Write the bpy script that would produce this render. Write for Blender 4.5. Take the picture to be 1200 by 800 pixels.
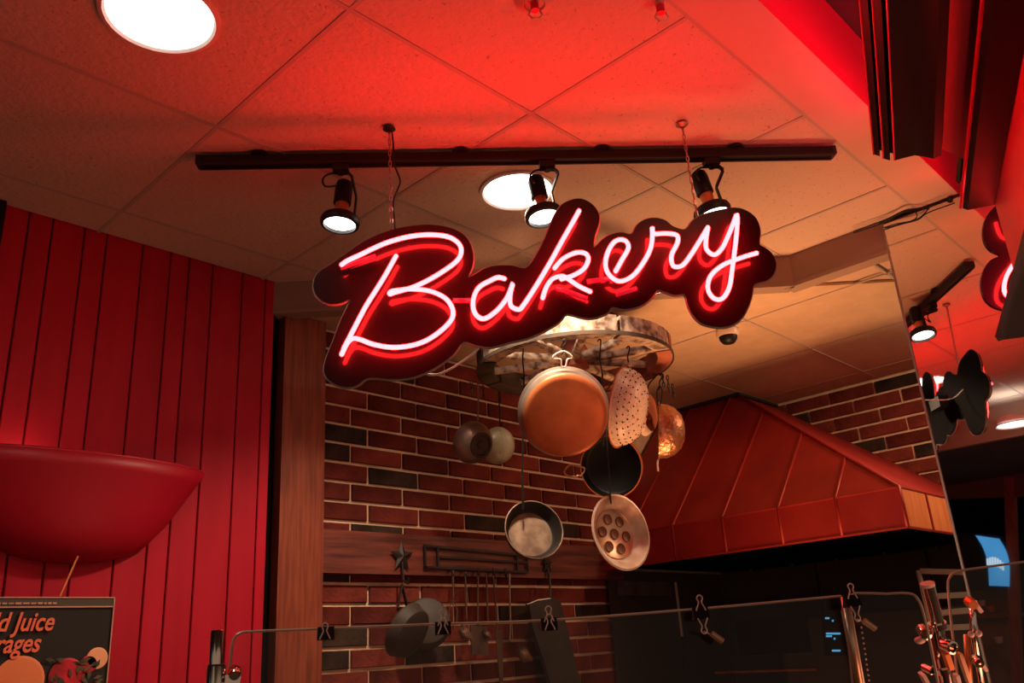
import bpy, bmesh, math, random
from mathutils import Vector, Matrix
random.seed(7)
for _o in list(bpy.data.objects): bpy.data.objects.remove(_o)
scn = bpy.context.scene
COL = scn.collection
H = 1.405            # metres from camera height up to the main ceiling; layout numbers below are in this unit
CAMZ = 1.45
# ------------------------------------------------------------------ camera
F = 1006.8
YAW, TILT, ROLL = 0.7470, 0.35016, -0.06604
_f = Vector((math.cos(TILT)*math.cos(YAW), math.cos(TILT)*math.sin(YAW), math.sin(TILT)))
_r = Vector((math.sin(YAW), -math.cos(YAW), 0)); _u = _r.cross(_f)
R_ = _r*math.cos(ROLL)+_u*math.sin(ROLL); U_ = -_r*math.sin(ROLL)+_u*math.cos(ROLL)
cam_d = bpy.data.cameras.new('camera'); cam = bpy.data.objects.new('camera', cam_d); COL.objects.link(cam)
cam_d.sensor_width = 36; cam_d.lens = 36*F/1200; cam_d.clip_start = 0.02
cam.matrix_world = Matrix(((R_.x, U_.x, -_f.x, 0), (R_.y, U_.y, -_f.y, 0), (R_.z, U_.z, -_f.z, CAMZ), (0, 0, 0, 1)))
scn.camera = cam
# ------------------------------------------------------------------ world, colour
w = bpy.data.worlds.new('world'); scn.world = w; w.use_nodes = True
w.node_tree.nodes['Background'].inputs[0].default_value = (1.0, 0.68, 0.48, 1)
w.node_tree.nodes['Background'].inputs[1].default_value = 0.27
scn.view_settings.view_transform = 'Standard'; scn.view_settings.look = 'None'
scn.view_settings.exposure = 0.0; scn.view_settings.gamma = 1.0
NEON_L = 60.0
DOWN_L = 9.0

def W(x, y, z): return Vector((x*H, y*H, z*H+CAMZ))
def area(name, p, size, power, col, target=None, spread=math.pi):
    l = bpy.data.lights.new(name, 'AREA'); l.shape = 'DISK'; l.size = size; l.energy = power; l.color = col; l.spread = spread
    o = bpy.data.objects.new(name, l); COL.objects.link(o); o.location = W(*p)
    d = (W(*target)-o.location) if target else Vector((0, 0, -1))
    o.rotation_euler = d.to_track_quat('-Z', 'Y').to_euler(); return o
WARM = (1.0, 0.60, 0.34)
area('room_downlight', (0.9, -0.35, 1.19), 0.25, 9, WARM, (1.5, 1.4, 0.1))      # ceiling lights of the shop behind the camera
area('kitchen_fill', (2.72, 0.50, 0.905), 0.22, 14, WARM, (2.8, 1.1, 0))  # unseen area light added to brighten the hood's end panels
area('kitchen_fill', (2.1, 1.1, -0.5), 0.5, 8, (1.0, 0.42, 0.17), (2.15, 1.05, 1), 1.25)            # unseen uplight added to brighten the kitchen ceiling
area('ceiling_fill', (1.3, 0.10, -0.45), 0.7, 9, (1.0, 0.34, 0.18), (1.45, 0.65, 1))  # unseen low uplight added to brighten the tiled ceiling

# ------------------------------------------------------------------ helpers
def ray(px, py): return R_*((px-600)/F)-U_*((py-400)/F)+_f
def onpl(px, py, n, c):
    v = ray(px, py); n = Vector(n); v = v*(c/v.dot(n)); return v
def px_z(px, py, z): return onpl(px, py, (0, 0, 1), z)
def px_y(px, py, y): return onpl(px, py, (0, 1, 0), y)
def px_x(px, py, x): return onpl(px, py, (1, 0, 0), x)
def px_d(px, py, D): return ray(px, py)*D
def w(v): return W(v[0], v[1], v[2])

MATS = {}
def mat(name, col, rough=0.6, metal=0.0, col2=None, scale=8.0, stretch=(1, 1, 1), bump=0.0, bscale=None, spec=0.5,
        rand=0.0, emit=None, estr=0.0, trans=0.0, detail=6, lo=0.35, hi=0.65, ior=1.5, coat=0.0):
    m = bpy.data.materials.new(name); m.use_nodes = True; nt = m.node_tree; b = nt.nodes['Principled BSDF']
    b.inputs['Roughness'].default_value = rough; b.inputs['Metallic'].default_value = metal
    b.inputs['Specular IOR Level'].default_value = spec; b.inputs['IOR'].default_value = ior
    b.inputs['Base Color'].default_value = (*col, 1); b.inputs['Coat Weight'].default_value = coat
    b.inputs['Transmission Weight'].default_value = trans
    if emit: b.inputs['Emission Color'].default_value = (*emit, 1); b.inputs['Emission Strength'].default_value = estr
    out = None
    if col2 or bump:
        tc = nt.nodes.new('ShaderNodeTexCoord'); mp = nt.nodes.new('ShaderNodeMapping'); mp.inputs['Scale'].default_value = stretch
        nt.links.new(tc.outputs['Object'], mp.inputs['Vector'])
    if col2:
        n = nt.nodes.new('ShaderNodeTexNoise'); n.inputs['Scale'].default_value = scale; n.inputs['Detail'].default_value = detail
        nt.links.new(mp.outputs[0], n.inputs['Vector'])
        cr = nt.nodes.new('ShaderNodeValToRGB'); cr.color_ramp.elements[0].position = lo; cr.color_ramp.elements[1].position = hi
        cr.color_ramp.elements[0].color = (*col, 1); cr.color_ramp.elements[1].color = (*col2, 1)
        nt.links.new(n.outputs[0], cr.inputs[0]); out = cr.outputs[0]
    if rand:
        oi = nt.nodes.new('ShaderNodeObjectInfo'); mr = nt.nodes.new('ShaderNodeMapRange')
        mr.inputs['To Min'].default_value = 1-rand; mr.inputs['To Max'].default_value = 1+rand
        nt.links.new(oi.outputs['Random'], mr.inputs['Value'])
        hs = nt.nodes.new('ShaderNodeHueSaturation'); nt.links.new(mr.outputs[0], hs.inputs['Value'])
        if out: nt.links.new(out, hs.inputs['Color'])
        else: hs.inputs['Color'].default_value = (*col, 1)
        out = hs.outputs[0]
    if out: nt.links.new(out, b.inputs['Base Color'])
    if bump:
        n2 = nt.nodes.new('ShaderNodeTexNoise'); n2.inputs['Scale'].default_value = bscale or scale; n2.inputs['Detail'].default_value = 5
        nt.links.new(mp.outputs[0], n2.inputs['Vector'])
        bp = nt.nodes.new('ShaderNodeBump'); bp.inputs['Strength'].default_value = bump; bp.inputs['Distance'].default_value = 0.01
        nt.links.new(n2.outputs[0], bp.inputs['Height']); nt.links.new(bp.outputs[0], b.inputs['Normal'])
    MATS[name] = m; return m
def emis(name, col, s):
    m = bpy.data.materials.new(name); m.use_nodes = True; nt = m.node_tree; nt.nodes.clear()
    e = nt.nodes.new('ShaderNodeEmission'); e.inputs[0].default_value = (*col, 1); e.inputs[1].default_value = s
    o = nt.nodes.new('ShaderNodeOutputMaterial'); nt.links.new(e.outputs[0], o.inputs[0]); return m

M_tile = mat('acoustic_tile', (0.34, 0.24, 0.18), 0.95, col2=(0.62, 0.48, 0.38), scale=90, lo=0.27, hi=0.36, bump=0.5, bscale=60, spec=0.1)
M_tile2 = mat('kitchen_tile', (0.58, 0.43, 0.29), 0.9, col2=(0.64, 0.48, 0.33), scale=14, bump=0.1, bscale=60, spec=0.1)
M_grid = mat('grid_metal', (0.45, 0.38, 0.32), 0.6)
M_plaster = mat('plaster', (0.58, 0.42, 0.32), 0.9, col2=(0.62, 0.46, 0.35), scale=5, spec=0.15)
M_bulk = mat('bulkhead_paint', (0.34, 0.25, 0.19), 0.85, spec=0.2)
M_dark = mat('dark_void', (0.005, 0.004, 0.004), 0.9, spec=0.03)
M_redboard = mat('red_paint', (0.40, 0.003, 0.018), 0.6, col2=(0.47, 0.005, 0.027), scale=3, stretch=(6, 6, 0.6), rand=0.06, spec=0.25)
M_groove = mat('groove_red', (0.12, 0.002, 0.005), 0.8)
M_brick = mat('brick_red', (0.085, 0.016, 0.013), 0.9, col2=(0.22, 0.042, 0.030), scale=7, bump=0.7, bscale=45, rand=0.35, spec=0.15, lo=0.3, hi=0.75)
M_brickd = mat('brick_dark', (0.018, 0.013, 0.011), 0.9, col2=(0.055, 0.034, 0.025), scale=9, bump=0.7, bscale=45, rand=0.3, spec=0.15)
M_mortar = mat('mortar', (0.72, 0.50, 0.34), 0.95, col2=(0.85, 0.62, 0.44), scale=20, bump=0.4, bscale=80)
M_wood = mat('stained_wood', (0.17, 0.030, 0.014), 0.55, col2=(0.30, 0.065, 0.026), scale=5, stretch=(14, 14, 1), bump=0.1, bscale=8)
M_beam = mat('dark_red_wood', (0.07, 0.014, 0.010), 0.6, col2=(0.20, 0.045, 0.03), scale=3, stretch=(1, 10, 14), bump=0.2, bscale=8)
M_black = mat('black_metal', (0.010, 0.010, 0.010), 0.45, spec=0.25)
M_blackm = mat('black_matte', (0.014, 0.012, 0.012), 0.7)
M_acryl = mat('black_acrylic', (0.010, 0.004, 0.006), 0.05, spec=0.16, ior=1.5)
_b = M_acryl.node_tree.nodes['Principled BSDF']; _b.inputs['Coat Weight'].default_value = 0.35; _b.inputs['Coat Roughness'].default_value = 0.32; _b.inputs['Coat IOR'].default_value = 1.4
M_edge = mat('acrylic_edge', (0.30, 0.26, 0.24), 0.3)
M_neon = emis('neon_red_gas', (1.0, 0.0142, 0.0158), NEON_L)
M_tubefill = emis('tube_fill_pink', (1.0, 0.012, 0.075), 62.0)  # for the unseen tubes added to light riser and boards
M_neonend = mat('painted_glass_glow', (0.30, 0.01, 0.02), 0.15, trans=0.0, emit=(1, 0.01, 0.04), estr=0.5)  # weak red glow stands for neon light on the painted glass
M_glassclear = mat('clear_glass', (1, 1, 1), 0.02, trans=1.0, ior=1.45)
M_bulb = emis('lamp_lens', (1.0, 0.93, 0.88), DOWN_L)
M_copper = mat('copper', (0.62, 0.20, 0.075), 0.38, metal=0.65, col2=(0.78, 0.30, 0.12), scale=10, bump=0.1)
M_copperp = mat('copper_pan', (0.44, 0.11, 0.035), 0.46, metal=0.45, col2=(0.68, 0.21, 0.07), scale=9, bump=0.08)
M_tin = mat('tin', (0.45, 0.38, 0.32), 0.35, metal=0.8, col2=(0.65, 0.56, 0.48), scale=12)
M_pewter = mat('pewter', (0.20, 0.14, 0.12), 0.35, metal=0.7, col2=(0.33, 0.25, 0.22), scale=14)
M_enamel = mat('green_enamel', (0.30, 0.29, 0.19), 0.35, col2=(0.50, 0.48, 0.34), scale=18)
M_white = mat('speckled_enamel', (0.35, 0.24, 0.18), 0.4, col2=(0.80, 0.62, 0.52), scale=110, lo=0.34, hi=0.42)
M_whiteb = mat('white_enamel', (0.66, 0.54, 0.46), 0.35, col2=(0.75, 0.62, 0.54), scale=15)
M_brass = mat('brass_tinned', (0.45, 0.20, 0.09), 0.35, metal=0.6, col2=(0.66, 0.50, 0.36), scale=9)
M_steelpan = mat('pale_steel_pan', (0.20, 0.14, 0.10), 0.45, metal=0.4, col2=(0.38, 0.29, 0.21), scale=25)
M_iron = mat('cast_iron', (0.018, 0.015, 0.014), 0.5, spec=0.4)
M_wheel = mat('weathered_wheel_paint', (0.14, 0.085, 0.055), 0.9, col2=(0.62, 0.50, 0.40), scale=30, lo=0.36, hi=0.60, bump=0.5, bscale=30)
M_wheelr = mat('rusty_red_felloe', (0.16, 0.035, 0.02), 0.8, col2=(0.42, 0.13, 0.07), scale=10, bump=0.4)
M_wheeld = mat('dark_wheel_wood', (0.035, 0.025, 0.018), 0.9, col2=(0.10, 0.07, 0.05), scale=9, bump=0.4)  # darker tone for the far felloes and the tyre
M_hood = mat('red_copper_hood', (0.27, 0.012, 0.013), 0.5, metal=0.2, col2=(0.36, 0.022, 0.018), scale=5, bump=0.06)
M_hoodlit = mat('hood_warm_lit', (0.66, 0.17, 0.055), 0.55, metal=0.1, col2=(0.80, 0.27, 0.09), scale=5, stretch=(6, 6, 1))  # hood's end panels, warm light from the side put into the colour
M_bowl = mat('red_sconce', (0.40, 0.006, 0.022), 0.4, spec=0.3)
M_chrome = mat('chrome', (0.75, 0.66, 0.58), 0.12, metal=1.0)
M_chromew = mat('pale_cap', (0.70, 0.56, 0.50), 0.35)
M_steel = mat('rack_steel', (0.62, 0.52, 0.40), 0.4, metal=0.15)
M_red = mat('red_glossy', (0.70, 0.006, 0.05), 0.45)
M_redlit = mat('neon_lit_board', (0.90, 0.07, 0.13), 0.45)  # red neon light on the soffit, put into the board colour
M_wire = mat('white_wire', (0.80, 0.72, 0.66), 0.5)
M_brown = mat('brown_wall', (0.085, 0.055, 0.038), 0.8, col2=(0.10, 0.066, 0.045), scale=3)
M_leather = mat('grey_leather', (0.028, 0.022, 0.020), 0.6, col2=(0.045, 0.035, 0.030), scale=12)
M_floor = mat('floor_tile', (0.10, 0.05, 0.035), 0.4, col2=(0.14, 0.07, 0.05), scale=6)
M_oven = mat('black_oven_steel', (0.070, 0.056, 0.050), 0.38, metal=0.3)
M_paper = mat('poster_black', (0.010, 0.011, 0.010), 0.4)
M_pstrip = mat('poster_strip', (0.06, 0.05, 0.035), 0.5)
M_ptxt = mat('poster_orange', (0.85, 0.16, 0.07), 0.6)
M_pedge = mat('poster_edge', (0.55, 0.28, 0.20), 0.5)
M_orange = mat('print_orange', (0.80, 0.24, 0.09), 0.6, col2=(0.75, 0.18, 0.06), scale=6)
M_peach = mat('print_peach', (0.85, 0.38, 0.19), 0.6)
M_cherry = mat('print_red', (0.65, 0.01, 0.03), 0.5, col2=(0.25, 0.005, 0.01), scale=12)
M_leaf = mat('print_leaf', (0.02, 0.025, 0.012), 0.6, col2=(0.14, 0.09, 0.04), scale=30)
M_mirror = mat('mirror_silver', (0.80, 0.76, 0.72), 0.015, metal=1.0)

def link(name, me, m, parent=None):
    o = bpy.data.objects.new(name, me); COL.objects.link(o)
    if m is not None:
        me.materials.clear(); me.materials.append(m)
    if parent is not None:
        o.parent = parent; o.matrix_parent_inverse = parent.matrix_world.inverted()
    return o
def empty(name, loc, label, cat, group=None):
    o = bpy.data.objects.new(name, None); COL.objects.link(o); o.location = loc; o.empty_display_size = 0.05
    o.matrix_world = Matrix.Translation(loc)
    return tag(o, label, cat, group)
def tag(o, label, cat, group=None):
    o['label'] = label; o['category'] = cat
    if group: o['group'] = group
    return o
def struct(o): o['kind'] = 'structure'; return o
class MB:
    def __init__(s): s.bm = bmesh.new()
    def quad(s, pts):
        s.bm.faces.new([s.bm.verts.new(p) for p in pts]); return s
    def box(s, c, sx, sy, sz, ax=None):
        ax = ax or (Vector((1, 0, 0)), Vector((0, 1, 0)), Vector((0, 0, 1)))
        c = Vector(c); v = []
        for i in (-1, 1):
            for j in (-1, 1):
                for k in (-1, 1): v.append(s.bm.verts.new(c+ax[0]*(i*sx/2)+ax[1]*(j*sy/2)+ax[2]*(k*sz/2)))
        for f in ((0, 1, 3, 2), (4, 6, 7, 5), (0, 4, 5, 1), (2, 3, 7, 6), (0, 2, 6, 4), (1, 5, 7, 3)):
            s.bm.faces.new([v[i] for i in f])
        return s
    def bar(s, a, b, wd, th, up=Vector((0, 0, 1))):
        a = Vector(a); b = Vector(b); d = b-a; L = d.length; d = d.normalized(); sd = d.cross(up)
        if sd.length < 1e-4: sd = d.cross(Vector((1, 0, 0)))
        sd.normalize(); u2 = sd.cross(d)
        return s.box((a+b)/2, L, wd, th, (d, sd, u2))
    def tube(s, pts, r, seg=8, closed=False, caps=True, r2=None):
        pts = [Vector(p) for p in pts]; n = len(pts); rings = []
        ref = None
        for i, p in enumerate(pts):
            if closed: t = pts[(i+1) % n]-pts[i-1]
            else: t = pts[min(i+1, n-1)]-pts[max(i-1, 0)]
            t.normalize()
            if ref is None:
                ref = t.orthogonal().normalized()
            ref = (ref-t*ref.dot(t))
            if ref.length < 1e-5: ref = t.orthogonal()
            ref.normalize(); b = t.cross(ref)
            rr = r if r2 is None else r+(r2-r)*i/(n-1)
            rings.append([s.bm.verts.new(p+(ref*math.cos(a)+b*math.sin(a))*rr) for a in [2*math.pi*k/seg for k in range(seg)]])
        m = n if closed else n-1
        for i in range(m):
            A = rings[i]; B = rings[(i+1) % n]
            for k in range(seg): s.bm.faces.new((A[k], A[(k+1) % seg], B[(k+1) % seg], B[k]))
        if caps and not closed:
            s.bm.faces.new(rings[0][::-1]); s.bm.faces.new(rings[-1])
        return s
    def ball(s, c, r, seg=12, sc=(1, 1, 1)):
        bmesh.ops.create_uvsphere(s.bm, u_segments=seg, v_segments=max(6, seg//2+2), radius=1.0,
                                  matrix=Matrix.Translation(c) @ Matrix.Diagonal((r*sc[0], r*sc[1], r*sc[2], 1)))
        return s
    def lathe(s, prof, o, ax, seg=36, a0=0.0, a1=2*math.pi, up=None):
        o = Vector(o); ax = Vector(ax).normalized(); e1 = (Vector(up)-ax*ax.dot(Vector(up))).normalized() if up else ax.orthogonal().normalized()
        e2 = ax.cross(e1); full = abs(a1-a0-2*math.pi) < 1e-6; n = seg if full else seg+1; rings = []
        for (r, h) in prof:
            if r < 1e-6: rings.append([s.bm.verts.new(o+ax*h)]); continue
            rings.append([s.bm.verts.new(o+ax*h+(e1*math.cos(a0+(a1-a0)*k/seg)+e2*math.sin(a0+(a1-a0)*k/seg))*r) for k in range(n)])
        for A, B in zip(rings, rings[1:]):
            for k in range(n if full else n-1):
                k2 = (k+1) % n
                if len(A) == 1 and len(B) == 1: continue
                if len(A) == 1: s.bm.faces.new((A[0], B[k2], B[k]))
                elif len(B) == 1: s.bm.faces.new((A[k], A[k2], B[0]))
                else: s.bm.faces.new((A[k], A[k2], B[k2], B[k]))
        return s
    def prism(s, pts, d):
        """extrude a planar polygon by vector d"""
        a = [s.bm.verts.new(p) for p in pts]; b = [s.bm.verts.new(Vector(p)+d) for p in pts]
        s.bm.faces.new(a[::-1]); s.bm.faces.new(b); n = len(a)
        for i in range(n): s.bm.faces.new((a[i], a[(i+1) % n], b[(i+1) % n], b[i]))
        return s
    def build(s, name, m, parent=None, smooth=False, ang=None):
        bmesh.ops.recalc_face_normals(s.bm, faces=s.bm.faces[:])
        me = bpy.data.meshes.new(name); s.bm.to_mesh(me); s.bm.free()
        if smooth:
            for p in me.polygons: p.use_smooth = True
            if ang is not None: me.set_sharp_from_angle(angle=math.radians(ang))
        return link(name, me, m, parent)
def catmull(pts, sub=6, closed=False):
    out = []; n = len(pts)
    for i in range(n if closed else n-1):
        g = (lambda k: pts[k % n]) if closed else (lambda k: pts[min(max(k, 0), n-1)])
        p0, p1, p2, p3 = g(i-1), g(i), g(i+1), g(i+2)
        for k in range(sub):
            t = k/sub
            out.append(tuple(0.5*((2*b)+(c-a)*t+(2*a-5*b+4*c-d)*t*t+(-a+3*b-3*c+d)*t**3) for a, b, c, d in zip(p0, p1, p2, p3)))
    if not closed: out.append(tuple(pts[-1]))
    return out
ZUP = Vector((0, 0, 1))

# ================================================================== SETTING
Z2 = 0.925; YW = 1.93; YB = 1.97; XR = 3.33; XM = 2.145; YM = 0.648
XEDGE = -0.33        # where the tiled ceiling stops on the left
BH = [(1.140, 1.93), (2.148, 0.913), (2.148, YM)]     # bulkhead line
# floor
struct(MB().box(W(0, 0, -CAMZ/H)-Vector((0, 0, 0.05)), 14, 12, 0.1).build('floor', M_floor))
# main ceiling: slab with recessed grid and individual tiles
ceil = struct(MB().box(W((XEDGE+3.4)/2, (0.46+2.3)/2, 1.0)+Vector((0, 0, 0.06)), (3.4-XEDGE)*H, (2.3-0.46)*H, 0.06).build('ceiling', M_plaster))
xs = [0.235+0.4345*k for k in range(-1, 6)]; ys = [0.563, 0.930, 1.364, 1.798, YW]
xs = [XEDGE]+[x for x in xs if x > XEDGE+0.05]
gap = 0.0045
def inside_bh(x0, x1, y0, y1):
    """clip a tile to the room side of the bulkhead line"""
    poly = [(x0, y0), (x1, y0), (x1, y1), (x0, y1)]
    a, b = BH[0], BH[1]; nx, ny = (b[1]-a[1]), -(b[0]-a[0])     # points with s<=0 are kept
    def clip(poly, s):
        out = []
        for i in range(len(poly)):
            p, q = poly[i-1], poly[i]; sp, sq = s(p), s(q)
            if (sp <= 0) != (sq <= 0):
                t = sp/(sp-sq); out.append((p[0]+(q[0]-p[0])*t, p[1]+(q[1]-p[1])*t))
            if sq <= 0: out.append(q)
        return out
    side = lambda p: -(nx*(p[0]-a[0])+ny*(p[1]-a[1]))
    if side((0.5, 0.6)) > 0: side2 = lambda p: -side(p)
    else: side2 = side
    poly = clip(poly, side2)
    if poly: poly = clip(poly, lambda p: p[0]-XM)
    return poly
LAMPS = [((1.300, 1.155), 0.080), ((0.452, 1.142), 0.084)]
tile_me = {}
for i in range(len(xs)):
    for j in range(len(ys)-1):
        x0 = xs[i]; x1 = xs[i+1] if i+1 < len(xs) else XM
        poly = inside_bh(x0+gap, x1-gap, ys[j]+gap, ys[j+1]-gap)
        if len(poly) < 3: continue
        z = 1.0+0.003+random.uniform(-0.0006, 0.0006)
        bm_ = MB(); hole = [l for l in LAMPS if x0 < l[0][0] < x1 and ys[j] < l[0][1] < ys[j+1]]
        if hole and len(poly) >= 4:
            (cx, cy), rr = hole[0]; n = 48
            outer = []
            for k in range(n):
                a = 2*math.pi*k/n; dx, dy = math.cos(a), math.sin(a); best = 9
                for q in range(len(poly)):
                    p0, p1 = poly[q-1], poly[q]; ex, ey = p1[0]-p0[0], p1[1]-p0[1]; den = dx*ey-dy*ex
                    if abs(den) < 1e-9: continue
                    t = ((p0[0]-cx)*ey-(p0[1]-cy)*ex)/den; s_ = ((p0[0]-cx)*dy-(p0[1]-cy)*dx)/den
                    if t > 0 and -1e-6 <= s_ <= 1+1e-6: best = min(best, t)
                outer.append((cx+dx*best, cy+dy*best))
            b = bm_.bm; vi = [b.verts.new(W(cx+math.cos(2*math.pi*k/n)*rr, cy+math.sin(2*math.pi*k/n)*rr, z)) for k in range(n)]
            vo = [b.verts.new(W(p[0], p[1], z)) for p in outer]
            for k in range(n): b.faces.new((vi[k], vi[(k+1) % n], vo[(k+1) % n], vo[k]))
            # corners
            for c in poly:
                ks = sorted(range(n), key=lambda k: (outer[k][0]-c[0])**2+(outer[k][1]-c[1])**2)[:2]
                if (ks[0]-ks[1]) % n in (1, n-1): b.faces.new((vo[ks[0]], vo[ks[1]], b.verts.new(W(c[0], c[1], z))))
        else:
            bm_.prism([W(p[0], p[1], z) for p in poly], Vector((0, 0, 0.012)))
        bm_.build('tile', M_tile, ceil)
def gridbar(p0, p1, z, parent, wd=0.012):
    MB().bar(W(p0[0], p0[1], z), W(p1[0], p1[1], z), wd*H, 0.006, ZUP).build('grid_bar', M_grid, parent)
def diag_y(x): return 1.93+(x-1.14)*(0.913-1.93)/(2.148-1.14)
for x in xs[1:]: gridbar((x, 0.563), (x, min(YW, diag_y(x))), 1.0035, ceil, 0.0085)
for y in ys[1:-1]:
    xe = min(XM, 1.14+(y-1.93)*(2.148-1.14)/(0.913-1.93))
    gridbar((XEDGE, y), (xe, y), 1.0030, ceil, 0.0085)
gridbar((XEDGE, 0.5630), (XM, 0.5630), 1.0030, ceil, 0.0085)
# plain border strip beside the riser
MB().box(W((XEDGE+XM)/2, (0.46+0.560)/2, 1.001), (XM-XEDGE)*H, 0.098*H, 0.006).build('border_strip', M_plaster, ceil)
# riser up to the higher ceiling near the camera
struct(MB().box(W((XEDGE+3.2)/2, 0.467, 1.10), (3.2-XEDGE)*H, 0.02, 0.20*H).build('wall_riser', M_red))
struct(MB().box(W(0.9, -1.3, 1.215), 7*H, 3.6*H, 0.03).build('ceiling', M_brown))
# bulkhead (thick drop between the rooms)
def bulk(a, b, z0, z1, name, off):
    a = Vector((*a, 0)); b = Vector((*b, 0)); d = (b-a).normalized(); n = Vector((-d.y, d.x, 0))*off
    pts = [a, b, b+n, a+n]
    o = MB().prism([W(p.x, p.y, z0) for p in pts], Vector((0, 0, (z1-z0)*H))).build(name, M_bulk)
    t = [a-n*0.12, b-n*0.12, b+n*0.2, a+n*0.2]
    MB().prism([W(p.x, p.y, z0-0.004) for p in t], Vector((0, 0, 0.011*H))).build('edge_trim', M_bulk, o)
    return struct(o)
bulk(BH[0], BH[1], 0.912, 1.02, 'wall_bulkhead', 0.05)
bulk((2.148, 0.94), (2.148, YM), 0.912, 1.02, 'wall_bulkhead', 0.05)
# kitchen ceiling
kc = struct(MB().prism([W(x, y, Z2+0.012) for x, y in ((1.10, 2.0), (1.19, 1.95), (2.19, 0.94), (2.19, 0.25), (3.4, 0.25), (3.4, 2.0))], Vector((0, 0, 0.02))).build('ceiling', M_plaster))
kx = [1.05, 1.45, 1.885, 2.32, 2.755, 3.19, XR]; ky = [0.30, 0.722, 1.157, 1.59, YB]
for i in range(len(kx)-1):
    for j in range(len(ky)-1):
        cx, cy = (kx[i]+kx[i+1])/2, (ky[j]+ky[j+1])/2
        # only on the kitchen side of the bulkhead
        pts = [(kx[i]+gap, ky[j]+gap), (kx[i+1]-gap, ky[j]+gap), (kx[i+1]-gap, ky[j+1]-gap), (kx[i]+gap, ky[j+1]-gap)]
        pts = [p for p in pts]
        if all(p[1] < diag_y(p[0]) and p[0] < 2.148 for p in pts): continue
        if kx[i+1] < 2.2 and cy < diag_y(cx)-0.1: continue
        a_, b_ = (1.19, 1.95), (2.19, 0.94); sd_ = lambda p: -((p[0]-a_[0])*(a_[1]-b_[1])+(p[1]-a_[1])*(b_[0]-a_[0]))
        out_ = []
        for q in range(len(pts)):
            p, r = pts[q-1], pts[q]; sp, sr = sd_(p), sd_(r)
            if (sp <= 0) != (sr <= 0):
                t = sp/(sp-sr); out_.append((p[0]+(r[0]-p[0])*t, p[1]+(r[1]-p[1])*t))
            if sr <= 0: out_.append(r)
        pts = out_
        if cy < 0.9: pts = [(max(p[0], 2.19), p[1]) for p in pts]
        if len(pts) < 3 or max(p[0] for p in pts)-min(p[0] for p in pts) < 0.02: continue
        MB().prism([W(p[0], p[1], Z2+0.002+random.uniform(-.0004, .0004)) for p in pts], Vector((0, 0, 0.01))).build('tile', M_tile2, kc)
for x in kx[1:-1]:
    y0 = max(0.30, diag_y(x)+0.03) if x < 2.2 else 0.30
    gridbar((x, y0), (x, YB), Z2+0.003, kc, 0.007)
for y in ky[1:-1]:
    x0 = max(1.17+(y-1.93)*(2.148-1.14)/(0.913-1.93), 0)+0.03 if y > 0.93 else 2.2
    gridbar((x0, y), (XR, y), Z2+0.003, kc, 0.007)

# left wall of red boards
wl = struct(MB().box(W((0.469+1.145)/2, YW+0.035, -0.03)+Vector((0, 0.0, 0)), (1.145-0.469)*H, 0.05*H, 2.1*H).build('wall_left', M_groove))
bx = [0.469, 0.52, 0.5698, 0.6398, 0.6906, 0.7773, 0.8478, 0.8969, 0.9609, 1.0463, 1.115, 1.145]
for a, b in zip(bx, bx[1:]):
    m_ = MB(); m_.box(W((a+b)/2, YW+0.004, -0.03), (b-a)*H-0.005, 0.008*H, 2.1*H)
    bmesh.ops.bevel(m_.bm, geom=[e for e in m_.bm.edges if abs((e.verts[0].co-e.verts[1].co).normalized().z) > .9], offset=0.002, segments=1, affect='EDGES')
    m_.build('board', M_redboard, wl)
struct(MB().box(W(0.455, YW+0.02, 0.0), 0.02*H, 0.09*H, 2.0*H).build('trim_1', M_black))
struct(MB().box(W(-1.6, 2.65, -0.05), 4.6*H, 0.05*H, 1.95*H).build('wall_rear', M_brown))
# wood post beside the brick wall
P0 = (1.178, 1.937); 
struct(MB().box(W(1.245, 1.955, -0.03), 0.132*H, 0.05*H, 1.91*H).build('trim_2', M_wood))
struct(MB().box(W(1.163, 1.99, -0.03), 0.05*H, 0.05*H, 1.92*H).build('gap_shade', M_dark))  # dark strip standing for the shade in the gap beside the post
# brick walls
wb = struct(MB().box(W(2.25, YB+0.035, -0.03)+Vector((0, 0, 0)), 2.2*H, 0.058*H, 1.91*H).build('wall_back', M_mortar))
wr = struct(MB().box(W(XR+0.035, 1.0, 0.0), 0.058*H, 1.98*H, 1.86*H).build('wall_right', M_mortar))
def brick_mesh(L, h, d):
    m_ = MB(); m_.box((0, 0, 0), L, d, h)
    for v in m_.bm.verts: v.co += Vector((random.uniform(-.0015, .0015), random.uniform(-.001, .001), random.uniform(-.001, .001)))
    bmesh.ops.bevel(m_.bm, geom=[e for e in m_.bm.edges if all(v.co.y < 0 for v in e.verts)], offset=0.003, segments=1, affect='EDGES')
    me = bpy.data.meshes.new('brick'); bmesh.ops.recalc_face_normals(m_.bm, faces=m_.bm.faces[:]); m_.bm.to_mesh(me); m_.bm.free(); return me
CH = 0.0547*H; BL = 0.186*H; J = 0.0135
full = [brick_mesh(BL-J, CH-J, 0.05) for _ in range(8)]
fulld = [m.copy() for m in full]
for m in full: m.materials.append(M_brick)
for m in fulld: m.materials.append(M_brickd)
def brick(parent, pos, rot, me, sx=1.0):
    o = bpy.data.objects.new('brick', me); COL.objects.link(o); o.parent = parent; o.matrix_parent_inverse = parent.matrix_world.inverted()
    o.location = pos; o.rotation_euler = (0, 0, rot); o.scale = (sx, 1, 1)
DARK = {(0, 1.985): 0}
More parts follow.
